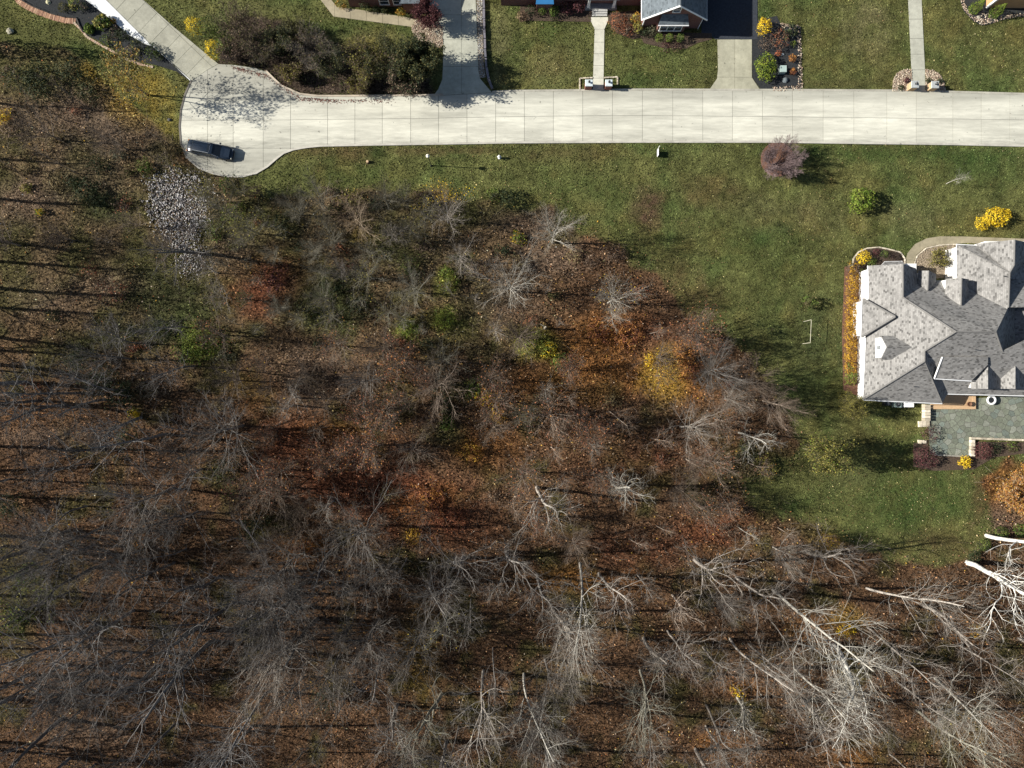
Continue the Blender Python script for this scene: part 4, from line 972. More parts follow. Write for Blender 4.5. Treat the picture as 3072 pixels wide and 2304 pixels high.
rock('round dark boulder below the utility box in the dark bed', 2355, 241, .45, (.12, .14, .15)); rock('small pale stone between conifer and utility box', 2348, 164, .2, (.4, .45, .46))
rock('flat grey boulder on the lawn at the upper left', 32, 95, .5, (.33, .31, .24)); rock('dark boulder on the grass west of the turning circle', 509, 360, .28, (.09, .09, .09)); rock('cream boulder in the slate grey bed', 146, 8, .35, (.5, .47, .3))
rock('grey boulder in the corner bed by the tan house', 2935, 53, .3, (.3, .27, .22))

# goal frame on the lawn
p = P(2410, 965); gl = thing('goal_frame', 'white goal frame of thin bars on the lawn west of the hedge', 'goal', (p[0], p[1], 0))
A = Vector((0, 0, 0)); B = Vector((-.15, -3.02, 0))
MB().tube(A, A + Vector((.35, .1, 1.7)), .03, .03, 6).build('upright', M['tint'], gl, color=(.5, .47, .36)); MB().tube(B, B + Vector((.35, .05, 1.7)), .03, .03, 6).build('upright', M['tint'], gl, color=(.5, .47, .36))
MB().tube(A + Vector((.35, .1, 1.7)), B + Vector((.35, .05, 1.7)), .03, .03, 6).build('crossbar', M['tint'], gl, color=(.5, .47, .36))
p = P(1634, 985); sn = thing('snag', 'short broken pale snag standing beside lime green shrubs', 'dead tree', (p[0], p[1], 0))
MB().lathe([(.2, -.1), (.15, .8), (.13, 2.2), (.1, 2.5)], 8).build('trunk', M['bark'], sn, color=(.5, .45, .36)); MB().tube((0, 0, 2.2), (-.7, .35, 2.75), .09, .05, 6).build('broken_limb', M['bark'], sn, color=(.5, .45, .36))

# ---- the long dark car
def car():
    p = P(638, 455); r = thing('parked_car', 'long dark blue estate car parked in the turning circle', 'car', (p[0], p[1], .06), math.radians(-11.6))
    L = 3.12
    st = [(-L, .62, .45, .78), (-L + .12, .80, .32, .92), (-L + .7, .90, .24, .98), (-1.4, .94, .22, 1.0), (0, .95, .22, 1.0), (1.3, .95, .22, .99), (1.75, .94, .22, .97), (2.4, .90, .24, .90), (2.85, .80, .30, .78), (3.05, .62, .36, .66), (L, .4, .42, .58)]
    vs = []; fs = []
    prof = [(-1, 0, 0), (-1, .55, 0), (-.95, .9, 0), (-.82, 1.0, 0), (0, 1.03, 0), (.82, 1.0, 0), (.95, .9, 0), (1, .55, 0), (1, 0, 0)]
    m = len(prof)
    for x, hw, z0, z1 in st:
        for a, t, _ in prof: vs.append((x, a * hw, z0 + (z1 - z0) * t))
    for k in range(len(st) - 1):
        fs += [[k * m + i, k * m + i + 1, (k + 1) * m + i + 1, (k + 1) * m + i] for i in range(m - 1)] + [[k * m + m - 1, k * m, (k + 1) * m, (k + 1) * m + m - 1]]
    fs += [list(range(m)), [(len(st) - 1) * m + i for i in range(m - 1, -1, -1)]]
    MB().add(vs, fs).build('body', M['paint'], r, smooth=True)
    gs = [(-2.42, .80, .99), (-2.1, .74, 1.34), (-1.2, .74, 1.43), (.3, .74, 1.43), (.62, .72, 1.38), (1.55, .82, 1.0)]
    vs = []
    for x, hw, z in gs: vs += [(x, -(.87 if z > 1.1 else hw), .97), (x, -hw, z), (x, hw, z), (x, .87 if z > 1.1 else hw, .97)]
    fs = []
    for k in range(len(gs) - 1): fs += [[k * 4 + i, k * 4 + i + 1, k * 4 + 5 + i, k * 4 + 4 + i] for i in range(3)]
    fs += [[0, 1, 2, 3], [23, 22, 21, 20]]
    MB().add(vs, fs).build('glasshouse', M['glass'], r)
    vs = []
    for x, hw, z in ((-2.12, .72, 1.36), (-1.2, .73, 1.46), (.3, .73, 1.46), (.6, .70, 1.40)): vs += [(x, -hw, z - .03), (x, -hw * .8, z + .02), (x, 0, z + .035), (x, hw * .8, z + .02), (x, hw, z - .03)]
    fs = []
    for k in range(3): fs += [[k * 5 + i, k * 5 + i + 1, k * 5 + 6 + i, k * 5 + 5 + i] for i in range(4)]
    rf = MB().add(vs, fs).build('roof', M['paint'], r, smooth=True)
    MB().box((-.1, -.5, 1.475), (.25, .5, 1.505)).build('sunroof', M['glass'], rf); MB().tube((.28, -.52, 1.5), (.28, .52, 1.5), .022, .022, 6).build('sunroof_trim', M['chrome'], rf)
    for s in (-1, 1):
        MB().tube((.62, s * .72, 1.39), (1.55, s * .84, 1.0), .035, .035, 6).build('pillar', M['chrome'], r)
        MB().rbox((1.35, s * 1.03), 0, .1, .11, .98, 1.16, .8).build('mirror', M['paint'], r)
        MB().tube((-2.0, s * .66, 1.46), (.2, s * .66, 1.5), .02, .02, 6).build('roof_rail', M['grey_metal'], r)
        MB().rbox((2.9, s * .55), 0, .12, .16, .55, .72, .8).build('headlight', M['lamp_glass'], r); MB().rbox((-3.02, s * .68), 0, .08, .12, .6, .85).build('tail_light', M['amber'], r)
        for x in (-1.95, 2.0):
            w_ = MB().tube((x, s * .72, .34), (x, s * .965, .34), .35, .35, 16).build('wheel', M['rubber'], r); MB().tube((x, s * .966, .34), (x, s * .975, .34), .22, .2, 12).build('rim', M['grey_metal'], w_)
    MB().rbox((-3.14, 0), 0, .09, .78, .34, .56).build('bumper', M['chrome'], r); MB().rbox((3.08, 0), 0, .06, .55, .36, .5).build('bumper', M['dark_metal'], r)
    MB().rbox((2.35, 0), 0, .45, .6, .93, .955, .9).build('bonnet', M['paint'], r)
    return r
car()

# ------------------------------------------------------------------ vegetation builders
def norm(v):
    l = math.sqrt(v[0] * v[0] + v[1] * v[1] + v[2] * v[2]) or 1
    return (v[0] / l, v[1] / l, v[2] / l)
def turn(d, ang, az):
    """direction d tilted by ang, towards azimuth az round d"""
    d = Vector(d); u = d.orthogonal().normalized(); w = d.cross(u)
    v = d * math.cos(ang) + (u * math.cos(az) + w * math.sin(az)) * math.sin(ang)
    return (v.x, v.y, v.z)

def tubes_np(segs, n=3):
    A = np.array(segs, dtype=np.float64)          # p0 p1 r0 r1
    p0, p1, r0, r1 = A[:, 0:3], A[:, 3:6], A[:, 6], A[:, 7]
    d = p1 - p0; d /= np.linalg.norm(d, axis=1)[:, None] + 1e-9
    ref = np.where(np.abs(d[:, 2:3]) < .9, np.array([[0, 0, 1.0]]), np.array([[1.0, 0, 0]]))
    u = np.cross(d, ref); u /= np.linalg.norm(u, axis=1)[:, None]; w = np.cross(d, u)
    th = np.arange(n) * 2 * math.pi / n
    ring = u[:, None] * np.cos(th)[None, :, None] + w[:, None] * np.sin(th)[None, :, None]
    V = np.concatenate([p0[:, None] + ring * r0[:, None, None], p1[:, None] + ring * r1[:, None, None]], 1)
    f = np.array([[i, (i + 1) % n, n + (i + 1) % n, n + i] for i in range(n)])
    Fc = f[None] + (np.arange(len(A)) * 2 * n)[:, None, None]
    return V.reshape(-1, 3), Fc.reshape(-1, 4)

def grow(rng, p, d, L, r, lvl, spec, out, tips):
    """one limb and everything that grows on it; out[lvl] collects segments"""
    nseg, wob, up, kids, ang, ratio, tmin = spec[lvl]
    nodes = [(p, d, r)]
    rend = r * (.3 if lvl == 0 else .4)
    for i in range(nseg):
        d = norm((d[0] + rng.gauss(0, wob), d[1] + rng.gauss(0, wob), d[2] + rng.gauss(0, wob) + up))
        q = (p[0] + d[0] * L / nseg, p[1] + d[1] * L / nseg, p[2] + d[2] * L / nseg)
        ra = r + (rend - r) * i / nseg; rb = r + (rend - r) * (i + 1) / nseg
        out[lvl].append((*p, *q, ra, rb)); p = q
        nodes.append((p, d, rb))
    if lvl + 1 >= len(spec):
        tips.append(p); return
    az = rng.uniform(0, 6.28)
    for k in range(kids):
        t = tmin + (1 - tmin) * (k + rng.random()) / kids
        x = t * nseg; i = min(int(x), nseg - 1); f = x - i
        a, da, ra = nodes[i]; b, db, rb = nodes[i + 1]
        pp = tuple(a[j] + (b[j] - a[j]) * f for j in range(3))
        az += 2.4 + rng.uniform(-.5, .5)
        nd = turn(db, rng.uniform(ang[0], ang[1]), az)
        grow(rng, pp, nd, L * ratio * (1.15 - .6 * t) * rng.uniform(.7, 1.25), max(.0105 if len(spec) == 4 else .0062, min((ra * (1 - f) + rb * f) * .5, .10 if lvl == 0 else .036)), lvl + 1, spec, out, tips)

# spec per level: segments, wobble, upward pull, children, child angle range, child length ratio, where children start
KIND = {
    'burst': (11, .13, [(4, .05, .05, 20, (.35, .95), .9, .22), (5, .10, .08, 9, (.3, .75), .44, .2), (3, .14, .05, 6, (.35, .9), .55, .15), (2, .2, .05, 0, (0, 0), 0, 0)]),
    'oak': (20, .30, [(8, .05, .03, 13, (.4, 1.0), .5, .25), (5, .15, .07, 7, (.4, .9), .5, .2), (3, .2, .05, 4, (.4, 1.0), .52, .2), (2, .24, .04, 0, (0, 0), 0, 0)]),
    'fine': (11, .12, [(4, .04, .05, 24, (.35, .95), .78, .12), (4, .06, .12, 10, (.22, .55), .44, .12), (3, .08, .1, 6, (.25, .65), .55, .1), (2, .12, .1, 2, (.35, .8), .65, .2), (1, .2, .05, 0, (0, 0), 0, 0)]),
    'tall': (20, .19, [(9, .05, .03, 18, (.55, 1.2), .40, .30), (5, .17, .09, 9, (.4, .95), .5, .2), (3, .2, .05, 5, (.4, 1.0), .52, .2), (2, .24, .04, 0, (0, 0), 0, 0)]),
    'slim': (18, .115, [(8, .05, .03, 15, (.5, 1.1), .28, .36), (4, .16, .1, 7, (.4, .9), .52, .2), (2, .2, .06, 4, (.4, .9), .6, .2), (2, .2, .04, 0, (0, 0), 0, 0)]),
    'crook': (21, .32, [(7, .08, .03, 12, (.55, 1.15), .55, .28), (6, .26, .08, 9, (.5, 1.1), .48, .2), (4, .26, .05, 8, (.5, 1.1), .52, .2), (3, .26, .04, 0, (0, 0), 0, 0)]),
}
def make_tree(seed, kind, leaves=None):
    """meshes of one bare tree: trunk, limbs, twigs"""
    rng = random.Random(seed)
    hgt, r0, spec = KIND[kind]
    out = [[] for _ in spec]; tips = []
    grow(rng, (0, 0, -.3), (0, 0, 1), hgt * (.62 if kind in ('burst', 'fine') else .86 if kind != 'crook' else .72), r0, 0, spec, out, tips)
    t = mesh_np('trunk', *tubes_np(out[0], 8), smooth=True)
    w = mesh_np('crown', *tubes_np(sum(out[1:], []), 3), smooth=True)
    nl = (len(out[1]) + len(out[2])) * 3
    for m in (t, w): m.materials.append(M['bark'])
    w.materials.append(M['twig'])
    w.polygons.foreach_set('material_index', np.where(np.arange(len(w.polygons)) < nl, 0, 1).astype(np.int32))
    return (t, w, None, tips, hgt)

def scrub_tree(seed, hgt, stems, spread, kids=(7, 5, 3), r=.045):
    """many stemmed shrub without leaves"""
    rng = random.Random(seed)
    spec = [(3, .06, .06, kids[0], (.2, .6), .5, .25), (3, .12, .08, kids[1], (.3, .7), .5, .15), (2, .16, .05, kids[2], (.3, .8), .55, .2), (2, .2, .03, 0, (0, 0), 0, 0)]
    out = [[] for _ in spec]; tips = []
    for i in range(stems):
        a = 6.283 * i / stems + rng.uniform(-.3, .3)
        d = norm((math.cos(a) * spread * rng.uniform(.5, 1.2), math.sin(a) * spread * rng.uniform(.5, 1.2), 1))
        grow(rng, (math.cos(a) * .12, math.sin(a) * .12, -.1), d, hgt * .7 * rng.uniform(.8, 1.1), r, 0, spec, out, tips)
    s = mesh_np('stems', *tubes_np(out[0], 5), smooth=True)
    w = mesh_np('twigs', *tubes_np(sum(out[1:], []), 3))
    for m in (s, w): m.materials.append(M['bark'])
    return (s, w, tips)

def leaf_cards(pts, size, cols, rng, out_dir=None, flat=0.0, tri=False):
    """small leaf faces at the points; returns verts, faces, colours"""
    n = len(pts)
    nrm = rng.normal(0, 1, (n, 3))
    if out_dir is not None: nrm = nrm * .6 + out_dir
    nrm[:, 2] += flat
    nrm /= np.linalg.norm(nrm, axis=1)[:, None] + 1e-9
    ref = rng.normal(0, 1, (n, 3))
    u = np.cross(nrm, ref); u /= np.linalg.norm(u, axis=1)[:, None] + 1e-9
    w = np.cross(nrm, u)
    s = (size * rng.uniform(.6, 1.35, n))[:, None]
    a = pts - u * s * .5; b = pts + w * s * .32; c = pts + u * s * .5 + nrm * s * .1; d = pts - w * s * .32
    V = np.stack([a, b, c, d], 1).reshape(-1, 3)
    Fc = np.arange(n * 4).reshape(n, 4)
    return V, Fc, np.repeat(cols, 4, 0)

def palette(cols, n, rng, pts=None, s=.6, var=.25):
    cols = np.array(cols)
    if pts is not None:
        k = np.clip(fbm(pts[:, 0] + pts[:, 2] * .7, pts[:, 1] + pts[:, 2] * .4, s, 77, 2) * 1.5 - .25 + rng.normal(0, .16, n), 0, .999)
        i = (k * len(cols)).astype(int)
    else: i = rng.integers(0, len(cols), n)
    return cols[i] * rng.uniform(1 - var, 1 + var, (n, 1))

def blob_points(n, rx, ry, rz, rng, lump=.25, seed=0, inner=.55, low=-.25):
    d = rng.normal(0, 1, (int(n * 1.6) + 8, 3)); d /= np.linalg.norm(d, axis=1)[:, None]
    d = d[d[:, 2] > low][:n]
    th = np.arctan2(d[:, 1], d[:, 0])
    k = 1 + lump * (fbm(d[:, 0] * 3 + seed * 3.7, d[:, 1] * 3 + d[:, 2] * 2.1 + seed, 1.0, 12 + seed, 3) * 2 - 1) * 1.4
    r = (inner + (1 - inner) * rng.random(len(d)) ** .6) * k
    return d * r[:, None] * np.array([rx, ry, rz]), d

shrub_n = [0]
def shrub(label, px, py, r, h, cols, n=500, leaf=.16, name='shrub', cat='shrub', ry=None, group=None, shape='blob', lump=.28, stemcol=(.12, .09, .06), var=.25, mat='leaf'):
    """leafy shrub: stems and foliage; px,py is where its middle shows in the photo"""
    shrub_n[0] += 1
    rng = np.random.default_rng(1000 + shrub_n[0])
    p = P(px, py, h * .5)
    root = thing(name, label, cat, (p[0], p[1], 0), 0, group)
    if shape == 'cone':
        z = h * (1 - np.sqrt(rng.random(n) * .999)) ; z = h * rng.random(n) ** 1.35
        a = rng.uniform(0, 6.283, n); prof = np.where(z < h * .25, .8 + .8 * z / h, 1.0 - (np.clip(z / h - .25, 0, 1) / .75) ** 1.25)
        k = prof * (.72 + .28 * rng.random(n)) * (1 + .12 * np.sin(a * 5 + z * 4))
        pts = np.stack([np.cos(a) * k * r, np.sin(a) * k * (ry or r), z + .05], -1); od = np.stack([np.cos(a), np.sin(a), .35 + 0 * a], -1)
    else:
        pts, od = blob_points(n, r, ry or r, h * .5, rng, lump, shrub_n[0]); pts[:, 2] += h * .5; pts[:, 2] = np.maximum(pts[:, 2], .04)
    V, Fc, cc = leaf_cards(pts, leaf, palette(cols, len(pts), rng, pts + np.array([shrub_n[0] * 3.1, 0, 0]), .5, var), rng, od)
    link('foliage', mesh_np('foliage', V, Fc, cc), M[mat], root)
    mb = MB(); rs = random.Random(shrub_n[0])
    for i in range(5):
        a = 6.283 * i / 5 + rs.random()
        mb.tube((0, 0, -.1), (math.cos(a) * r * .5, math.sin(a) * (ry or r) * .5, h * rs.uniform(.5, .75)), .035, .012, 4)
    mb.build('stem', M['bark'], root, color=stemcol)
    return root

# palettes (leaf colours)
Pyel = [(.62, .42, .02), (.75, .55, .03), (.5, .36, .03)]
Pgold = [(.42, .25, .03), (.55, .33, .035), (.33, .18, .03), (.25, .16, .05)]
Pgrn = [(.06, .10, .02), (.09, .14, .025), (.13, .17, .03)]
Pdgrn = [(.022, .035, .015), (.035, .05, .02), (.05, .06, .025)]
Plime = [(.14, .19, .03), (.2, .24, .04), (.1, .15, .03)]
Polive = [(.09, .085, .03), (.13, .12, .045), (.06, .06, .025)]
Pburg = [(.09, .032, .035), (.13, .05, .05), (.06, .025, .03)]
Prust = [(.24, .09, .05), (.32, .13, .06), (.16, .07, .05)]
Porg = [(.36, .16, .04), (.45, .22, .06), (.26, .11, .04)]
Pbrn = [(.13, .09, .065), (.18, .13, .09), (.09, .065, .05)]
Pyg = [(.22, .2, .045), (.3, .26, .06), (.15, .14, .04)]

# ------------------------------------------------------------------ garden shrubs, each by hand
shrub('big bright yellow shrub on the lawn south of the street, larger lobe', 2988, 651, 1.75, 1.8, Pyel, 1100, .19, ry=1.45)
shrub('small bright yellow shrub leaning on the larger yellow one', 2945, 671, .95, 1.1, Pyel, 450, .17)
shrub('bright green shrub on the open lawn west of the yellow pair', 2583, 600, 1.75, 2.5, [(.1, .16, .02), (.16, .22, .03), (.2, .24, .04)], 1000, .26, lump=.35)
shrub('loose olive green shrub on the lawn near the goal frame', 2424, 908, 1.0, 2.0, Polive + Pgrn, 420, .2, lump=.5)
shrub('small dark low shrub on the lawn at the wood edge', 2318, 990, .8, .5, Pdgrn, 220, .14)
shrub('bright yellow shrub at the west end of the round mulch bed', 2590, 773, .95, 1.4, Pyel, 480, .16)
shrub('dark green shrub south of the yellow one in the round mulch bed', 2614, 786, .75, 1.0, Pgrn, 300, .14)
shrub('clipped round green shrub in the round mulch bed', 2653, 762, .6, 1.1, Pdgrn + Pgrn, 320, .12, lump=.1)
shrub('dark purple shrub in the middle of the round mulch bed', 2628, 756, .55, .7, Pburg, 220, .12); shrub('dark brown shrub east in the round mulch bed', 2685, 770, .7, .7, [(.04, .03, .03), (.07, .045, .04)], 240, .12)
shrub('golden thuja at the west end of the planted bank', 585, 80, 1.15, 2.8, Pyel[:2] + [(.4, .32, .03)], 650, .15, name='golden_conifer', cat='conifer')
shrub('golden thuja nearest to the turning circle', 640, 150, 1.05, 2.8, Pyel[:2] + [(.4, .32, .03)], 600, .15, name='golden_conifer', cat='conifer', ry=1.4)
shrub('dark green conifer right behind the first golden thuja', 622, 84, 1.7, 2.9, Pgrn + Pdgrn, 800, .17, name='conifer', cat='conifer')
shrub('dark green conifer between the bank and the second golden thuja', 676, 148, 1.7, 2.9, Pgrn + Pdgrn, 800, .17, name='conifer', cat='conifer')
shrub('bright green spreading conifer beside the concrete drive', 2298, 203, 1.55, 1.5, [(.1, .15, .02), (.15, .2, .025), (.2, .24, .03)], 1100, .22, ry=2.0, name='conifer', cat='conifer')
shrub('bright yellow shrub at the corner of the asphalt apron', 2291, 80, 1.0, 1.8, Pyel, 620, .18, ry=1.15)
shrub('rust brown shrub in the middle of the dark bed', 2340, 118, 1.25, 1.2, Prust + Pbrn, 560, .16, ry=1.6); shrub('dark spiky shrub at the north end of the dark bed', 2372, 92, 1.0, .9, Pdgrn + [(.05, .06, .06)], 380, .2)
shrub('tiny lime tuft north in the dark bed', 2358, 116, .28, .5, Plime, 70, .12); shrub('small lime shrub at the east side of the dark bed', 2380, 131, .4, .6, Plime, 120, .13)
shrub('orange shrub east in the dark bed, the upper one', 2378, 175, .55, .8, Porg, 220, .14); shrub('orange shrub east in the dark bed, the lower one', 2378, 214, .5, .75, Porg + Prust, 200, .14)
shrub('small orange red tuft beside the green conifer', 2335, 160, .45, .5, [(.4, .12, .05), (.3, .12, .06)], 110, .13)
shrub('grey brown low shrub by the yellow shrub of the dark bed', 2300, 130, 1.1, .7, Pbrn, 320, .14)
shrub('rust red shrub east of the porch steps', 1856, 68, 1.4, 1.5, Prust, 620, .17, ry=1.5); shrub('pinkish brown shrub touching the lawn east of the porch', 1884, 90, 1.1, 1.1, Prust + Pbrn, 400, .16)
shrub('yellow leaved shrub at the west corner of the brick gable', 1908, 56, .75, 1.6, Pgold + Pyg, 280, .17); shrub('olive grass tuft at the west corner of the brick gable', 1915, 82, .85, 1.2, Pyg, 300, .2)
shrub('dark green shrub under the west corner of the gable', 1936, 96, .9, 1.0, Pdgrn, 340, .14); shrub('dark rhododendron left of the clipped balls', 1958, 92, .8, 1.1, [(.09, .1, .06), (.14, .13, .08), (.05, .06, .03)], 280, .2)
for px, w_ in ((1977, 'first'), (2009, 'second'), (2040, 'third')): shrub('clipped green ball below the bay window, ' + w_ + ' from the west', px, 114, .6, 1.35, Pgrn + Plime[:1], 360, .13, lump=.08, name='clipped_shrub', group='clipped balls below the bay window')
shrub('purple brown low shrub at the front of the gable bed, west', 2000, 139, .75, .6, Pburg + Pbrn, 230, .13); shrub('purple brown low shrub at the front of the gable bed, east', 2028, 140, .75, .6, Pburg + Pbrn, 230, .13)
shrub('dark green shrub at the corner of the metal roofed bay', 1592, 30, .75, 1.4, Pdgrn, 300, .15)
shrub('clipped green shrub below the metal roof, the smaller', 1627, 32, .62, 1.3, Pgrn + Plime[:1], 320, .13, lump=.12, name='clipped_shrub'); shrub('clipped green shrub below the metal roof, the larger', 1662, 33, .78, 1.5, Pgrn, 420, .14, lump=.2, name='clipped_shrub')
shrub('purple red shrub west of the porch', 1703, 22, 1.1, 1.5, Pburg + [(.2, .08, .09)], 480, .17); shrub('purple red shrub touching the porch column', 1736, 18, 1.0, 1.7, Pburg + [(.2, .08, .09)], 440, .17)
shrub('small dark low shrub below the larger clipped one', 1662, 56, .6, .6, Pdgrn + Polive, 200, .13); shrub('dry tan grass at the west end of the porch bed', 1566, 50, .9, .7, [(.25, .18, .11), (.18, .12, .08)], 280, .17)
shrub('pale yellow shrub at the top of the tan path', 1024, 12, .8, 1.0, Pgold + Pyg, 260, .15); shrub('yellow shrub right of the hedge below the windows', 1203, 36, .7, 1.2, Pyg + Pgold, 300, .15)
for px, w_ in ((1105, 'west'), (1128, 'middle'), (1152, 'east')): shrub('dark clipped shrub under the brick house windows, ' + w_ + ' one', px, 28, .5, 1.0, Pdgrn, 230, .12, lump=.1, name='clipped_shrub', group='dark clipped shrubs under the windows')
shrub('dark green shrub against the brick house at the left', 1092, 12, .8, 1.5, Pdgrn, 300, .15)
for px, py, r_, h_, c_, lb in ((305, 66, 1.15, 1.3, Pyg + Pgrn, 'big spiky grass clump in the slate grey bed'), (268, 88, .7, .7, Pgrn, 'low green shrub west of the spiky grass clump'), (345, 98, .9, 1.0, Pbrn + Pdgrn, 'brown and green shrub beside the glare strip'),
        (372, 108, .95, 1.4, Pdgrn, 'dark green shrub beside the glare strip'), (322, 122, 1.0, .9, Polive + Pgrn, 'olive shrub along the narrow brick edging'), (412, 138, 1.05, 1.7, Pdgrn, 'dark upright shrub casting a shadow on the glare strip'),
        (392, 158, 1.1, .7, Pbrn + [(.2, .17, .16)], 'grey brown low shrub below the dark upright one'), (455, 155, 1.0, 1.4, Pgrn + Pdgrn, 'rounded green shrub close to the driveway edge'), (478, 168, .7, 1.0, Pdgrn, 'dark shrub at the tip of the slate grey bed'),
        (222, 12, .9, 1.2, Pgrn + Pyg, 'green strappy plant at the top of the slate grey bed'), (190, 22, .8, .9, Polive, 'olive shrub at the top of the slate grey bed'), (250, 20, .6, 1.0, Pdgrn + Pbrn, 'dark shrub at the corner of the timber edging'), (340, 62, .4, .5, Pgold, 'small tan tuft in the slate grey bed')):
    shrub(lb, px, py, r_, h_, c_, int(380 * r_), .16 if 'spiky' not in lb else .34)
shrub('tall pointed green conifer at the corner of the tan house, west one', 2936, 16, .82, 2.5, [(.12, .17, .02), (.16, .22, .03)], 1100, .12, shape='cone', name='clipped_conifer', cat='conifer'); shrub('tall pointed green conifer at the corner of the tan house, east one', 2998, 28, .8, 2.8, [(.11, .16, .025), (.15, .2, .03)], 1100, .12, shape='cone', name='clipped_conifer', cat='conifer')
for px, py, lb in ((2720, 240, 'dark purple tuft by the west gravel pillar'), (2703, 263, 'dark green tuft at the front of the west gravel bed'), (2785, 241, 'dark blue green agave like tuft in the east gravel bed'), (2820, 244, 'dark mossy tuft at the side of the east gravel bed')):
    shrub(lb, px, py, .42, .45, Pburg if 'purple' in lb else Pdgrn, 110, .16, name='tuft', cat='plant')
shrub('burgundy shrub at the south west corner of the patio, the large one', 2776, 1374, 1.75, 1.9, Pburg, 1000, .17, ry=1.6); shrub('squarish burgundy shrub east of the short cream wall', 2948, 1352, 1.35, 1.5, [(.12, .045, .045), (.16, .06, .055), (.09, .035, .035)], 800, .15, ry=1.3)
shrub('bright yellow shrub at the south end of the short cream wall', 2895, 1385, .85, 1.2, Pyel, 380, .18, lump=.5); shrub('dark green low shrub east of the squarish burgundy one', 2990, 1345, .8, .9, Pdgrn, 260, .14); shrub('green low shrub along the long thin wall', 3035, 1338, .9, .7, Pgrn + Polive, 280, .15)
shrub('twiggy brown shrub at the west side of the patio', 2788, 1300, 1.3, 1.2, Pbrn + Pburg, 420, .15)
shrub('round dark green shrub beside the upper white trunk', 3002, 1600, 1.0, 1.5, Pgrn + Pdgrn, 520, .16, lump=.15); shrub('round dark green shrub between the two white trunks', 2952, 1634, .92, 1.4, Pgrn + Pdgrn, 480, .16, lump=.15)
shrub('dark green shrub beside the lower white trunk', 2922, 1672, 1.0, 1.2, Pdgrn, 420, .16); shrub('half hidden green shrub at the right edge beside the white trunk', 3062, 1592, 1.0, 1.4, Pgrn, 420, .16)
# the hedge along the big house: separate plants run together
for i in range(11):
    y = 806 + i * 33; cols = [Pbrn + Pgold[:1], Pgold + Pbrn[:1], Pgold, Pgold, Pgold, Pgold + Prust[:1], Pgold, Pgold, Pgold, Pgold + Plime[:1], Plime + Pyg][i]
    lbs = ['brown plant at the north end of the long yellow hedge', 'amber plant second from the north in the long hedge'] + ['golden plant in the long hedge by the white wall, %s from the north' % w for w in ('third', 'fourth', 'fifth', 'sixth', 'seventh', 'eighth', 'ninth')] + ['golden green plant second from the south in the long hedge', 'lime green plant at the south end of the long hedge']
    o = shrub(lbs[i], 2553 - (4 if i > 4 else -4) + R.uniform(-3, 3), y, .98, 1.3, cols, 560, .17, ry=1.0, name='hedge_plant', cat='hedge plant', group='plants of the long hedge along the house')

# weeping shrub in its mulch ring
def stem_shrub(label, px, py, hgt, stems, spread, col, seed, name='bare_shrub', cat='shrub', kids=(7, 5, 3), r=.045, group=None, leaves=None, rz=0, scale=1.0):
    s, w, tips = scrub_tree(seed, hgt, stems, spread, kids, r)
    p = P(px, py); root = thing(name, label, cat, (p[0], p[1], 0), rz, group)
    link('stems', s, None, root, color=col); link('twigs', w, None, root, color=col)
    if leaves: add_leaves(root, tips, leaves, seed)
    return root, s, w, tips
def add_leaves(root, tips, spec, seed, name='foliage'):
    cols, per, size, frac, spread = spec[:5]
    rng = np.random.default_rng(seed)
    T = np.array(tips)
    if len(spec) > 5:                         # leaves only left on one side of the crown
        ry = np.array([root.rotation_quaternion.inverted() @ Vector(spec[5])])[0]
        d = T @ np.array(ry); T = T[d > np.quantile(d, .72)]
    T = T[rng.random(len(T)) < frac]
    if len(T) == 0: return
    pts = np.repeat(T, per, 0) + rng.normal(0, spread, (len(T) * per, 3))
    V, Fc, cc = leaf_cards(pts, size, palette(cols, len(pts), rng), rng)
    return link(name, mesh_np(name, V, Fc, cc), M['leaf'], root)
stem_shrub('large round purple grey weeping shrub in the reddish mulch ring', 2322, 498, 5.6, 20, .85, (.20, .15, .15), 501, kids=(12, 8, 5), r=.045)
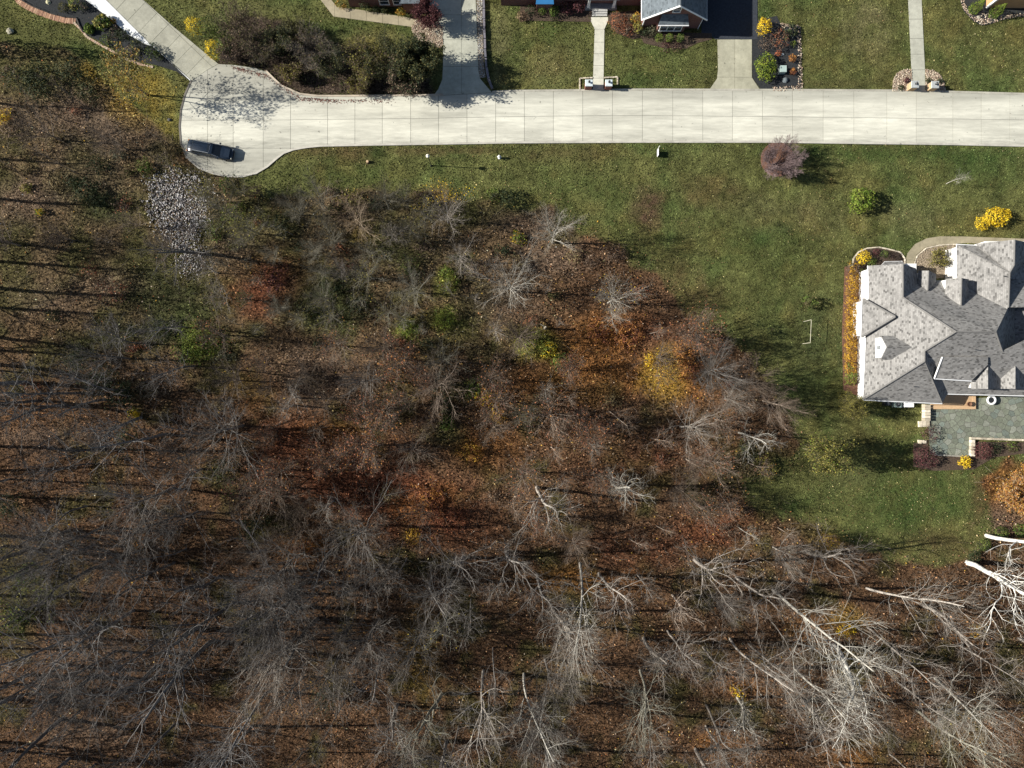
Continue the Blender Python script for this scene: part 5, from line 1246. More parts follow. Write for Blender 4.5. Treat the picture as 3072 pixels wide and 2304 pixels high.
# planted bank north of the turning circle
BANK = [(745, 112, 4.4, 12, .5, (.13, .10, .08), 'large brown twiggy shrub west on the planted bank', (Pbrn + Polive, 1, .17, .5, .1)), (800, 170, 3.6, 10, .55, (.10, .09, .07), 'brown twiggy shrub overhanging the turning circle', (Pbrn + Polive, 1, .16, .4, .1)),
        (850, 150, 3.5, 9, .5, (.09, .09, .07), 'dark twiggy shrub in the middle of the planted bank', (Pdgrn + Polive, 2, .16, .7, .12)), (960, 178, 4.6, 13, .55, (.17, .15, .13), 'large rounded grey shrub on the planted bank', (Polive + Pbrn, 1, .16, .35, .1)),
        (1010, 215, 3.8, 10, .5, (.12, .12, .09), 'grey green shrub right of the large rounded one', (Polive + Pdgrn, 2, .16, .6, .12)), (1110, 215, 4.4, 11, .5, (.12, .11, .07), 'yellowing olive shrub on the east half of the bank', (Pyg + Polive + Pbrn, 3, .17, .6, .12)),
        (1170, 220, 4.2, 10, .5, (.10, .10, .07), 'dark olive shrub on the east half of the bank', (Polive + Pdgrn, 2, .17, .8, .12)), (1255, 225, 4.4, 11, .5, (.09, .09, .07), 'dark green leafy shrub at the driveway corner of the bank', (Pdgrn + Polive, 6, .22, 1.2, .2)),
        (1225, 258, 3.4, 9, .5, (.13, .1, .09), 'pale leaved shrub at the foot of the bank', (Pbrn + Pdgrn + [(.3, .22, .15)], 4, .2, 1.1, .15)), (880, 235, 2.2, 9, .5, (.12, .09, .07), 'low brown shrub above the pinkish kerb', (Pbrn + Pyg, 2, .15, .5, .1)),
        (1080, 262, 2.4, 9, .5, (.12, .1, .07), 'low yellowing shrub above the kerb', (Pyg + Pbrn, 2, .15, .7, .1)), (710, 175, 2.6, 8, .5, (.1, .08, .07), 'low twiggy shrub beside the second golden thuja', (Pbrn, 1, .15, .5, .1)), (900, 110, 2.6, 8, .5, (.11, .1, .08), 'small twiggy shrub at the lawn edge of the bank', (Polive, 2, .15, .6, .1))]
for i, (px, py, hg, st_, sp_, c_, lb, lv) in enumerate(BANK): stem_shrub(lb, px, py, hg * (1.65 if px > 1150 else 1.4), st_ + 3, sp_ * 1.15, c_, 520 + i, kids=(9, 6, 4), leaves=(lv[0], lv[1] + 1, lv[2], lv[3] * .8, .16))
stem_shrub('burgundy leaved tree overhanging the driveway', 1290, 72, 4.4, 9, .5, (.14, .08, .08), 560, 'burgundy_tree', 'tree', kids=(8, 6, 3), r=.06, leaves=([(.08, .03, .03), (.12, .045, .045), (.06, .02, .025)], 4, .2, .95, .2))
stem_shrub('large amber and orange twiggy shrub at the right edge below the patio', 3015, 1470, 5.2, 15, .75, (.42, .28, .17), 561, kids=(9, 6, 3), r=.06, leaves=(Porg + [(.5, .3, .06), (.4, .3, .18)], 3, .2, .8, .2))
stem_shrub('orange brown twiggy shrub half out of view below the patio', 3075, 1410, 4.4, 12, .7, (.4, .27, .16), 562, kids=(8, 6, 3), leaves=(Porg + Pgold, 3, .2, .8, .2))
stem_shrub('small twiggy tree in the gravel court against the house', 2798, 783, 3.4, 7, .55, (.16, .14, .07), 563, kids=(7, 5, 3), leaves=(Pyg + Polive, 2, .18, .8, .15))

# ------------------------------------------------------------------ woodland trees
PROTO = {k: [make_tree(200 + 10 * i + j, k) for j in range(nv)] for i, (k, nv) in enumerate((('burst', 4), ('fine', 3), ('tall', 4), ('slim', 3), ('crook', 3), ('oak', 3)))}
pick = random.Random(99)
LG = (.33, .30, .265); WH = (.40, .38, .335); MG = (.21, .195, .18); DG = (.15, .143, .138); BG = (.20, .165, .135); GG = (.25, .24, .195)
tree_px = []
def tree(label, kind, hub, h, col=LG, base=None, tip=None, var=None, leaves=None, group=None, name='bare_tree', wide=1.0, hubf=.62):
    """a tree from its own kind of meshes: hub is where the middle of its crown shows, or base/tip give foot and top"""
    pr = PROTO[kind][(var if var is not None else pick.randrange(99)) % len(PROTO[kind])]
    if base is None:
        k = 1 - hubf * h / H
        base = (1536 + (hub[0] - 1536) * k, 1152 + (hub[1] - 1152) * k)
    b = Vector(P(*base))
    root = thing(name, label, 'tree', b, 0, group)
    s = h / pr[4]
    rot = Matrix.Rotation(pick.uniform(0, 6.28), 4, 'Z')
    if tip is not None:
        d = Vector(P(tip[0], tip[1], h)) - b
        if d.xy.length > h * .55: d.xy *= h * .55 / d.xy.length
        rot = Vector((0, 0, 1)).rotation_difference(d.normalized()).to_matrix().to_4x4() @ rot
    q = rot.to_quaternion()
    root.rotation_mode = 'QUATERNION'; root.rotation_quaternion = q; root.scale = (s * wide, s * wide, s)
    for nm, m in zip(('trunk', 'crown'), pr[:2]):
        j = pick.uniform(.88, 1.12); dk = 1.0 if nm == 'trunk' else .9
        link(nm, m, None, root, color=tuple(c * j * dk for c in col))
    if leaves: add_leaves(root, pr[3], leaves, int(base[0] * 3 + base[1]))
    tree_px.append(base)
    return root
LYEL = (Pyel + Pgold + Porg, 1, .18, .16, .3); LYEL2 = (Pyel[:2] + Pgold, 3, .3, .8, .35); LFEW = (Pyg + Pyel, 1, .26, .12, .3); LOR = (Porg + Pgold, 2, .26, .6, .35); LGRN = (Plime + Pyg, 2, .28, .5, .35)
# trees that stand out in the photo
tree('two stemmed leaning tree with yellow leaves west of the turning circle', 'slim', None, 10.5, (.17, .15, .13), base=(443, 284), tip=(285, 205), var=0, leaves=(Pgold[2:] + Pyg + Polive, 5, .3, .9, .35), name='yellow_leaved_tree', wide=1.5)
tree('second slender stem beside the leaning yellow tree by the turning circle', 'slim', None, 9.5, (.17, .15, .13), base=(440, 287), tip=(368, 245), var=1, leaves=(Pgold[1:] + Pyg, 3, .3, .7, .35), name='yellow_leaved_tree', wide=1.3)
tree('large pale open crowned tree with branches radiating like a star in the clearing', 'burst', (1535, 850), 12, WH, var=0, wide=1.05)
tree('white limbed tree with a few yellow leaves near the lawn edge', 'burst', (1845, 890), 11, WH, var=1, leaves=LYEL, wide=.9)
tree('low spreading white tree with orange leaves below the yellow leaved one', 'burst', (1850, 950), 7, WH, var=2, leaves=(Porg, 1, .22, .25, .3), wide=.8)
tree('greyish tree with a half hidden crown west of the star shaped tree', 'burst', (1240, 860), 10, GG, var=3)
tree('pale feathery tree with a long shadow across the open lawn', 'burst', (1668, 690), 13, WH, var=3, wide=.8)
tree('spreading tree with yellow top leaves south of the lamp post', 'burst', (1330, 635), 10, LG, var=2, leaves=(Pyel + Pgold, 2, .17, .75, .2, (-.2, 1, .25)), name='yellow_leaved_tree')
tree('tan branched tree at the lawn edge west of the yellow topped one', 'burst', (1060, 650), 9, (.45, .36, .26), var=1)
tree('small many limbed tree below the yellow topped tree', 'burst', (1170, 700), 8, LG, var=0, wide=.8)
tree('big dense dark grey tree with very fine twigs by the lawn', 'fine', (2170, 1115), 13, MG, var=0, wide=1.1)
tree('fine twigged brownish tree just south of the dense dark grey one', 'fine', (2215, 1200), 9, LG, var=1)
tree('pale tree fanning out south west of the dense dark grey tree', 'burst', (2080, 1290), 11, LG, var=2)
tree('white barked forked tree at the lawn bay', 'crook', (2270, 1310), 11, WH, var=0, wide=.9)
tree('small pale fan shaped tree among orange leaves', 'burst', (1640, 1170), 8, LG, var=0, wide=.7)
tree('small greenish grey tree with a long dark shadow in the middle', 'burst', (1570, 1250), 9, GG, var=1, wide=.7)
tree('small pale twiggy tree below the orange patch', 'burst', (1780, 1340), 8, LG, var=3, wide=.7)
tree('large grey tree with a white curving trunk over dark shade', 'crook', (1620, 1500), 17, LG, var=1)
tree('white crowned tree with several pale limbs reaching south', 'crook', (1870, 1480), 16, WH, var=2, wide=.9)
tree('grey green star shaped tree right of the lime shrubs', 'burst', (1335, 1080), 9, GG, var=2)
tree('dark grey brushy tree in the middle of the woods', 'fine', (1090, 1135), 11, MG, var=2)
tree('white twigged leaning tree left of the dark brushy one', 'crook', None, 10, LG, base=(905, 1195), tip=(830, 1190), var=0, wide=.8)
tree('pale forked tree on the brown slope', 'crook', (830, 1220), 11, LG, var=1, wide=.7)
tree('large grey tree with a tangled crown left of the forked one', 'burst', (640, 1290), 15, MG, var=1, wide=1.1)
tree('dark grey tree with bright limb tips near the rust coloured floor', 'burst', (1060, 1620), 15, MG, var=0, wide=1.1)
tree('pale limbed tree north west of the dark one on the rust floor', 'crook', (960, 1530), 11, LG, var=2, wide=.8)
tree('wide grey tree over the dark west woods', 'burst', (400, 1500), 16, MG, var=3, wide=1.15)
tree('tall tree with a pale straight trunk at the foot of the orange patch', 'tall', None, 20, WH, base=(1740, 1690), tip=(1800, 2000), var=0)
tree('bushy grey tree right below the pale straight trunk', 'burst', (1710, 1960), 16, LG, var=2, wide=.9)
tree('knotty pale tree with drooping limbs in the south east woods', 'crook', (2065, 1850), 14, (.55, .46, .38), var=1, wide=.7)
tree('small tree with a white stem above the knotty one', 'slim', (1940, 1770), 11, LG, var=1)
tree('grey brush crowned tree leaning to the south east', 'fine', None, 12, MG, base=(2125, 1785), tip=(2240, 1850), var=1, wide=.7)
tree('fan shaped pale grey tree at the tip of the lawn', 'fine', (2380, 1680), 11, LG, var=0, wide=.9)
tree('small white tree at the end of the lawn bay', 'slim', (2260, 1610), 9, WH, var=2)
tree('long white leaning trunk running from the lawn tip to the south east', 'tall', None, 24, WH, base=(2318, 1770), tip=(2640, 2010), var=1)
tree('thick white crooked sycamore with one long bent limb', 'crook', None, 20, (.66, .64, .58), base=(2500, 1935), tip=(2700, 2130), var=0, wide=1.2)
tree('pale slanting tree south west of the crooked sycamore', 'tall', None, 21, WH, base=(2382, 2003), tip=(2590, 2190), var=2)
tree('pale slanting trunk left of the knotty tree', 'tall', None, 19, LG, base=(2190, 1915), tip=(2330, 2120), var=3)
tree('twin pale trunk at the upper right of the crooked sycamore', 'tall', None, 19, LG, base=(2600, 1765), tip=(2930, 1890), var=0)
tree('tall pale trunk with bare side limbs at the right edge', 'tall', None, 20, WH, base=(2805, 2035), tip=(3010, 2230), var=2)
tree('pale trunk with green lichen by the lower right corner', 'tall', None, 22, GG, base=(2750, 2130), tip=(2990, 2330), var=1)
tree('greenish mossy trunk with fine twigs in the south woods', 'tall', None, 20, GG, base=(1920, 2010), tip=(2010, 2260), var=1)
tree('white limbed tree with bright forked branches at the bottom', 'crook', None, 16, WH, base=(2210, 2090), tip=(2290, 2260), var=2, wide=.9)
tree('greenish tree with yellow leaves on its west side in the south', 'crook', None, 15, GG, base=(1345, 1830), tip=(1320, 1990), var=0, leaves=LFEW, wide=.8)
tree('small pale greenish tree above the southern clearing', 'slim', (1500, 1790), 13, LG, var=0)
tree('pale grey tree with a glowing crown in the south west', 'burst', (800, 2010), 17, LG, var=0, wide=1.05)
tree('grey tree in front of the pale grey one in the south west', 'burst', (850, 2120), 14, MG, var=2)
tree('pale branched tree at the bottom centre left', 'crook', (1300, 2200), 17, GG, var=1)
tree('pale narrow tree with parallel stems at the bottom centre', 'tall', None, 19, LG, base=(1450, 2010), tip=(1440, 2300), var=2)
tree('thin white stemmed tree left of the mossy trunk', 'tall', None, 19, WH, base=(1572, 2020), tip=(1590, 2330), var=3)
tree('broad white trunk leaning out of view, the upper of two at the right edge', 'tall', None, 23, (.74, .72, .67), base=(2958, 1607), tip=(3400, 1750), var=0, wide=1.3)
tree('broad white trunk leaning out of view, the lower of two at the right edge', 'crook', None, 22, (.74, .72, .67), base=(2902, 1688), tip=(3290, 1850), var=2, wide=1.1)
tree('thin dark tree with green leaves at the left edge of the south west', 'tall', (50, 1850), 16, DG, var=0, leaves=LGRN)
tree('pale grey thin crowned tree at the stone pile', 'burst', (600, 800), 9, LG, var=2, wide=.8)
tree('pale thin tree south of the stone pile', 'burst', (640, 880), 9, LG, var=1, wide=.7)
tree('grey small tree over the dark green hollow', 'fine', (1010, 810), 8, MG, var=0, wide=.8)
tree('golden leaved tree among the orange patch', 'burst', (1990, 1125), 8, BG, var=3, leaves=(Pgold + Pgold + Pyel[2:] + Porg, 2, .24, .55, .35), name='yellow_leaved_tree', wide=.8)
tree('dark grey tree with a pale twiggy top in the dark west woods', 'burst', (290, 740 + 330), 12, DG, var=1)
tree('yellow green drooping tree at the south west corner of the big house', 'fine', (2565, 1225), 6.5, (.16, .14, .08), var=0, leaves=(Pyg + Polive, 3, .2, .75, .2), name='leafy_tree', wide=.85)
tree('tall yellow green tree standing on the lawn south west of the house', 'fine', (2475, 1360), 10.5, (.2, .18, .1), var=2, leaves=(Pyg + Plime[:1] + Polive, 3, .22, .7, .25), name='leafy_tree', wide=.85)
tree('young white barked tree on the lawn south of the street', 'slim', None, 4.8, WH, base=(2838, 552), tip=(2910, 519), var=1, name='young_tree', wide=1.25)
tree('tree with yellow and red leaves at the south tip of the lawn', 'fine', (2490, 1625), 5, BG, var=1, leaves=(Pyel + Prust, 1, .22, .3, .25), name='leafy_tree', wide=.8)
# left edge: trees out of view that throw the long shadows across the western woods, and a conifer above them
for i, (px, py, h_) in enumerate(((-120, 300, 14), (-260, 470, 17), (-90, 590, 15), (-330, 690, 19), (-140, 780, 18), (-60, 860, 19), (-300, 905, 21), (-160, 990, 19), (-80, 1090, 20), (-250, 1200, 20), (-120, 1330, 18),
                                  (-200, 1470, 20), (-90, 1600, 19), (-260, 1760, 20), (-120, 1900, 19), (-220, 2080, 20), (-80, 2220, 18), (-420, 1020, 22), (-430, 1400, 22))):
    tree('tall bare tree just beyond the left edge of the view', 'oak', None, h_, MG, base=(px, py), wide=1.05, group='bare trees beyond the left edge')

# the rest of the woods: filled in with individual trees by zone
def zone_of(x, y):
    if y > 1650: return 'sw' if x < 900 else ('s' if x < 1650 else 'se')
    if x < 640: return 'nw' if y < 760 else 'w'
    if x < 1300: return 'n' if y < 1000 else 'mid'
    return 'ne' if y < 1000 else 'e'
LAND = [(520, 640, 'grey stone pile'), (600, 1025, 'lime green shrub'), (1535, 850, 'star shaped tree'), (1634, 975, 'broken snag'), (1990, 1125, 'golden leaved tree'), (2170, 1115, 'dense dark grey tree'), (2270, 1310, 'white forked tree'),
        (1620, 1500, 'curving white trunk'), (1870, 1480, 'white crowned tree'), (1060, 1620, 'dark rust floor tree'), (400, 1500, 'wide western grey tree'), (640, 1290, 'tangled grey tree'), (1745, 1750, 'pale straight trunk'), (2065, 1850, 'knotty pale tree'),
        (2450, 1880, 'long white leaning trunk'), (2600, 2010, 'white crooked sycamore'), (2930, 1650, 'two broad white trunks'), (1345, 1830, 'southern yellow leaved tree'), (800, 2010, 'pale glowing crown'), (1920, 2010, 'mossy trunk'), (2210, 2090, 'bottom forked white tree'),
        (1300, 2200, 'bottom pale branched tree'), (50, 1850, 'western green leaved tree'), (820, 830, 'wine red thicket'), (1000, 850, 'dark green hollow'), (900, 1645, 'orange shrub on dark floor'), (2490, 1625, 'yellow and red tree'), (405, 1240, 'small yellow green shrub'), (420, 1640, 'small amber shrub'), (638, 455, 'parked dark car'),
        (1335, 640, 'yellow topped tree'), (1090, 1135, 'dark brushy tree'), (830, 1220, 'pale forked tree'), (2805, 2035, 'tall pale eastern trunk'), (1420, 1350, 'bright orange shrub')]
ZL = {'nw': ('brownish', BG, ('slim', 'burst'), (6, 10)), 'w': ('dark grey', DG, ('burst', 'oak', 'crook', 'tall'), (12, 18)), 'sw': ('dark grey', DG, ('oak', 'burst', 'crook', 'tall'), (14, 20)), 's': ('grey', (.19, .175, .16), ('tall', 'burst', 'slim', 'crook'), (13, 19)),
      'se': ('pale grey', (.24, .215, .19), ('tall', 'tall', 'slim', 'crook'), (14, 20)), 'n': ('greenish grey', GG, ('burst', 'slim', 'fine'), (5, 9)), 'mid': ('brownish', BG, ('slim', 'fine', 'burst'), (6, 11)), 'ne': ('pale grey', LG, ('slim', 'burst'), (5, 8)), 'e': ('brownish grey', (.26, .21, .17), ('slim', 'fine', 'burst'), (7, 12))}
ZG = {'nw': 'bare trees on the slope west of the stone pile', 'w': 'bare trees of the dark west woods', 'sw': 'bare trees of the dark south west woods', 's': 'bare trees of the south woods', 'se': 'bare trees of the south east woods', 'n': 'bare trees of the green thicket',
      'mid': 'bare trees on the rust floor', 'ne': 'bare trees near the lawn edge', 'e': 'bare trees of the orange brown east woods'}
LOOK = {'oak': 'stout', 'burst': 'round crowned', 'fine': 'brush crowned', 'tall': 'straight trunked', 'slim': 'slender', 'crook': 'crooked'}
ZN = {'nw': 16, 'w': 28, 'sw': 36, 's': 33, 'se': 30, 'n': 36, 'mid': 40, 'ne': 9, 'e': 34}
fr = random.Random(42); cnt = {k: 0 for k in ZN}; used_l = {}
for _ in range(30000):
    x = fr.uniform(-20, 3090); y = fr.uniform(330, 2330)
    z = zone_of(x, y)
    if cnt[z] >= ZN[z]: continue
    if lawn_mask(np.array([x]), np.array([y]))[0] or inpoly(np.array([x]), np.array([y]), RIPRAP)[0] or inpoly(np.array([x]), np.array([y]), ROAD)[0]: continue
    if x > 2880 and y < 1600 or (x < 520 and y < 1090 and fr.random() < .88): continue
    dmin = 52
    if any((x - a) ** 2 + (y - b) ** 2 < dmin ** 2 for a, b in tree_px): continue
    cn, col, kinds, (h0, h1) = ZL[z]
    kd = fr.choice(kinds)
    lx, ly, ln = min(LAND, key=lambda q: (q[0] - x) ** 2 + (q[1] - y) ** 2)
    dr = ['east', 'north east', 'north', 'north west', 'west', 'south west', 'south', 'south east'][round(math.degrees(math.atan2(ly - y, x - lx)) / 45) % 8]
    lb = f'{LOOK[kd]} {cn} bare tree {dr} of the {ln}'
    used_l[lb] = used_l.get(lb, 0) + 1
    if used_l[lb] > 1:
        hh = h1 * 1.0; lb2 = 'taller ' + lb; 
        if lb2 in used_l: continue
        used_l[lb2] = 1; lb = lb2
    else: hh = fr.uniform(h0, h1 * .92)
    j = fr.uniform(.75, 1.3)
    lv = ((Prust + Pbrn + Porg[:1], 1, .2, .5, .25) if fr.random() < .5 else None) if z in ('mid', 'e') else ((Polive + Pyg, 1, .2, .4, .25) if z == 'n' and fr.random() < .35 else None)
    tree(lb, kd, None, hh, tuple(c * j for c in col), base=(x, y), group=ZG[z], wide=fr.uniform(.85, 1.15), leaves=lv)
    cnt[z] += 1

# ------------------------------------------------------------------ shrubs of the woods that can be told apart, and added shadow thickets
WS = [(600, 1025, 2.4, 1.6, Plime, 'lime green shrub south of the pale thin trees'), (560, 1060, 1.6, 1.2, Plime + Pgrn, 'green low shrub at the west foot of the lime one'), (1225, 985, 1.6, 1.5, Plime, 'lime yellow shrub west of the star shaped tree'), (1330, 955, 1.5, 1.4, Plime, 'lime shrub below the star shaped tree'),
      (1340, 815, 1.0, 1.6, Plime, 'upright lime shrub right of the dark hollow'), (1350, 850, 1.1, 1.5, Plime + Pyg, 'yellow green shrub below the upright lime one'), (1590, 1035, 1.7, 1.6, Plime + Pyg, 'lime shrub left of the broken snag'), (1645, 1052, 1.1, 1.5, Plime + Pyel, 'yellow lime shrub right of the broken snag'),
      (1680, 1085, 1.2, 1.3, Pgrn, 'dark green shrub below the broken snag'), (1420, 1165, 1.3, 1.3, Pgrn + Plime, 'green shrub left of the small tree with yellow leaves'), (1340, 1270, 1.0, 1.0, Pgrn, 'small green shrub in the brown middle woods'), (1340, 1230, .9, 1.0, Pdgrn + Pgrn, 'dark green shrub above the small green one'),
      (435, 500, 1.2, 1.2, Pgrn + Polive, 'green shrub above the stone pile'), (1555, 713, 1.0, 1.1, Plime + Pyel, 'yellow green tuft left of the feathery tree'), (1460, 1195, 1.4, 1.8, Pyel + Porg, 'yellow orange shrub in the middle woods'), (1490, 1245, 1.2, 1.5, Pgold, 'gold leaved sapling beside the yellow orange shrub'),
      (1420, 1350, 1.5, 1.4, Porg + Pgold, 'bright orange shrub south of the gold sapling'), (2050, 1060, 1.6, 1.6, Porg, 'orange shrub right of the golden tree'), (1955, 1080, 1.3, 1.8, Pyel + Pgold, 'golden shrub at the west foot of the golden tree'), (900, 1645, 1.6, 1.2, Porg + Prust, 'orange shrub on the dark floor'),
      (1240, 1610, 1.0, 1.2, Pgold, 'amber shrub below the rust coloured floor'), (420, 1640, 1.0, 1.0, Pgold + Porg, 'small amber shrub in the south west'), (405, 1240, .8, 1.2, Pyel + Plime, 'small yellow green shrub in the dark west'), (2535, 1890, 1.1, 1.2, Pyel + Pgold, 'golden shrub behind the long white trunk'),
      (2215, 2075, .9, 1.0, Porg + Pyel, 'orange tuft by the white limbed tree'), (2935, 1895, 1.0, 1.0, Pyg + Pgold, 'yellow green tuft at the tip of the twin trunk'), (10, 350, 1.0, 1.2, Pyel + Pgold, 'gold shrub at the left edge below the conifers'), (80, 565, .7, .8, Pyg, 'small yellow tuft on the western slope'),
      (120, 635, .6, .9, Plime + Pyel, 'tiny lime sapling on the western slope'), (110, 250, 2.6, 2.2, Pdgrn, 'wide dark shrub thicket below the upper left lawn'), (210, 215, 1.8, 1.8, Pdgrn, 'dark shrub at the right of the upper left thicket'), (40, 225, 1.6, 1.8, Pdgrn + Pbrn, 'dark brown shrub at the left of the upper left thicket'), (265, 275, 1.7, 1.3, Pdgrn + Polive, 'dark olive shrub below the yellow leaning tree'),
      (255, 575, 2.0, 1.6, Pdgrn, 'dark shrub west of the stone pile'), (290, 600, 1.5, 1.5, Pdgrn, 'blackish shrub between slope and stone pile'), (680, 555, 1.4, 1.0, Pdgrn + Pgrn, 'green shrub east of the stone pile'), (850, 665, 1.7, 1.5, Pdgrn + Polive, 'dark shrub at the lawn edge left'), (1525, 600, 1.5, 1.6, Pdgrn, 'dark conifer like shrub at the lawn edge'),
      (1480, 585, 1.0, 1.2, Pdgrn + Pgrn, 'small dark shrub left of the conifer like one'), (1000, 850, 2.2, 1.8, Pdgrn, 'dark green shrub in the green hollow'), (930, 930, 1.9, 1.5, Pdgrn + Polive, 'dark olive shrub south of the green hollow'), (1080, 920, 2.0, 1.6, Pdgrn, 'dark green shrub east of the green hollow'),
      (1230, 800, 1.6, 1.4, Polive + Pgrn, 'olive shrub between two grey trees'), (1150, 690, 1.3, 1.3, Polive, 'olive shrub under the small many limbed tree'), (700, 640, 1.5, 1.2, Polive + Plime, 'olive green shrub right of the stone pile'), (650, 700, 1.2, 1.0, Pgrn + Polive, 'low green shrub below the stone pile'),
      (1050, 600, 1.4, 1.6, Pbrn + Pyg, 'tan brown shrub at the edge of the lawn'), (1000, 620, 1.2, 1.4, Pbrn + Polive, 'brown olive shrub at the edge of the lawn'), (990, 700, 1.3, 1.2, [(.3, .22, .1), (.2, .16, .07)], 'straw coloured shrub in the northern thicket'), (1800, 1000, 1.7, 1.0, Porg + Prust, 'orange low shrub south of the white limbed trees'), (1880, 1010, 1.8, 1.0, Prust + Porg, 'rust orange low shrub at the wood edge'), (2075, 1115, 1.5, 1.1, Prust + Porg, 'rust shrub beside the dense grey tree'),
      (1100, 1480, 2.0, 1.0, Prust + Pbrn, 'rust brown low shrub on the rust floor'), (1290, 1500, 2.2, 1.1, Prust + Porg, 'large rust orange low shrub on the rust floor'), (1360, 1560, 1.8, 1.0, Prust, 'rust red low shrub on the rust floor'), (820, 830, 1.9, 1.1, Prust + Pburg, 'wine red low thicket south of the pale thin trees'),
      (2300, 1400, 1.8, 1.1, Polive + Pyg, 'olive shrub where lawn meets the east woods'), (2240, 1350, 1.6, 1.0, Pdgrn + Polive, 'dark olive shrub below the forked white tree'), (2540, 1200, 1.1, 1.0, Polive + Pyg, 'olive shrub at the south end of the hedge'),
      (300, 1150, 2.4, 4.2, Pdgrn, 'tall added blackish shadow thicket in the dark west, north of the small yellow green shrub'), (370, 1180, 2.2, 3.6, Pdgrn, 'added blackish shadow thicket west of the small yellow green shrub'), (240, 1085, 2.0, 3.4, Pdgrn, 'added blackish shadow thicket at the top of the dark west woods'), (720, 1480, 2.2, 4.0, Pdgrn + Pburg, 'tall added dark shadow thicket at the west edge of the rust floor'),  # tall dark thickets added to throw black shadow pools
      (770, 1570, 2.4, 3.8, Pdgrn, 'added blackish shadow thicket left of the orange shrub on the dark floor'), (680, 1400, 1.9, 3.4, Pdgrn, 'added dark shadow thicket below the pale forked tree'), (380, 1310, 1.6, 3.0, Pdgrn, 'small added blackish shadow thicket above the wide grey tree'), (30, 1520, 1.8, 3.6, Pdgrn, 'added blackish shadow thicket at the left edge beside the wide grey tree'),  # thickets also added to cast shadow on the floor
      (980, 2090, 2.0, 3.8, Pdgrn, 'added dark shadow thicket right of the pale glowing crown'), (1330, 1185, 1.8, 3.4, Pdgrn, 'added dark green shadow thicket left of the green middle shrub'), (90, 1720, 1.9, 2.6, Pdgrn + Pgrn, 'dark green thicket at the left edge of the south west'), (60, 1850, 2.0, 2.4, Pgrn + Pdgrn, 'green thicket below the dark green one at the left edge')]  # the taller thickets here are added shadow casters too
for px, py, r_, h_, c_, lb in WS: shrub(lb, px, py, r_, h_, c_, int(260 * r_ * r_) + 120, .2, lump=.75, name='wild_shrub', stemcol=(.1, .08, .06))

# low shrubs of the thickets, filled in one by one
fs = random.Random(17); shrub_px = [(w_[0], w_[1]) for w_ in WS]; sh_l = {}; nsh = 0
SHC = [('olive', Polive), ('dark green', Pdgrn), ('brown', Pbrn), ('rust brown', Prust + Pbrn), ('straw coloured', [(.26, .2, .1), (.2, .16, .08), (.15, .12, .06)]), ('grey green', [(.1, .11, .07), (.14, .14, .09), (.07, .08, .05)])]
for _ in range(8000):
    if nsh >= 95: break
    x = fs.uniform(20, 2350); y = fs.uniform(330, 1620)
    if y > 1150 and fs.random() < .55: continue
    if lawn_mask(np.array([x]), np.array([y]))[0] or inpoly(np.array([x]), np.array([y]), RIPRAP)[0] or inpoly(np.array([x]), np.array([y]), ROAD)[0]: continue
    if any((x - a) ** 2 + (y - b) ** 2 < 46 ** 2 for a, b in shrub_px): continue
    cn, pal = fs.choice(SHC if y < 1100 and x < 1700 else SHC[2:5] + SHC[2:4])
    lx, ly, ln = min(LAND, key=lambda q: (q[0] - x) ** 2 + (q[1] - y) ** 2)
    dr = ['east', 'north east', 'north', 'north west', 'west', 'south west', 'south', 'south east'][round(math.degrees(math.atan2(ly - y, x - lx)) / 45) % 8]
    r_ = fs.uniform(.8, 1.5); lb = f'low {cn} shrub {dr} of the {ln}'
    if lb in sh_l:
        lb = 'wide ' + lb
        if lb in sh_l: continue
        r_ = fs.uniform(1.6, 2.0)
    sh_l[lb] = 1; shrub_px.append((x, y)); nsh += 1
    shrub(lb, x, y, r_, fs.uniform(.7, 1.5), pal, int(170 * r_ * r_) + 80, .19, lump=.9, name='wild_shrub', group='low wild shrubs of the thickets', ry=r_ * fs.uniform(.6, 1), stemcol=(.1, .08, .06))

# a conifer beyond the left edge whose shadow crosses the upper left lawn
cf = shrub('narrow conifer beyond the left edge of the upper lawn', -150, 80, 1.5, 11.5, Pdgrn, 1500, .3, shape='cone', name='conifer', cat='conifer')

# ------------------------------------------------------------------ woodland floor: fallen leaves, low growth and brush
def scatter_px(n, dens_fn, seed):
    rng = np.random.default_rng(seed)
    px = rng.uniform(-200, 3272, n); py = rng.uniform(-60, 2440, n)
    k = rng.random(n) < dens_fn(px, py)
    return px[k], py[k], rng
pav_fn = lambda px, py: np.any([inpoly(px, py, p) for p in PAVED], axis=0)
def woods(px, py):
    jr = np.random.default_rng(int(np.sum(px)) % 99991); jx = px + jr.normal(0, 1, px.size) * 26 * (py > 520); jy = py + jr.normal(0, 1, px.size) * 26 * (py > 520)
    a = (~lawn_mask(jx, jy)) & ~pav_fn(px, py) & ~inpoly(px, py, BED_E) & ~inpoly(px, py, BED_NW) & (py > 100)
    b = inpoly(px + 14 * np.sin(px * .7), py + 14 * np.cos(py * .9), LAWN_S) | (py < 300) & (px > 560)
    return a * np.where(inpoly(px + 50 * (fbm(px, py, 30, 4) - .5), py + 50 * (fbm(px, py, 30, 6) - .5), RIPRAP), .25, 1.0) * np.where(inpoly(px, py, BED_S) | inpoly(px, py, BED_HEDGE), .2, 1)
def gz(x, y): return np.zeros_like(x)
px, py, rng = scatter_px(230000, lambda a, b: woods(a, b) * np.clip(fbm(a, b, 50, 70) * 1.6, .2, 1), 71)
x = (px - 1536) / PXM; y = (1152 - py) / PXM
pts = np.stack([x, y, .06 + rng.random(len(x)) ** 2 * .25 + .2 * np.clip(fbm(x, y, 1.9, 61, 3) - .45, 0, 1)], -1)
col = floor_colour(px, py) * np.exp(rng.normal(-.15, .8, (len(px), 1)))
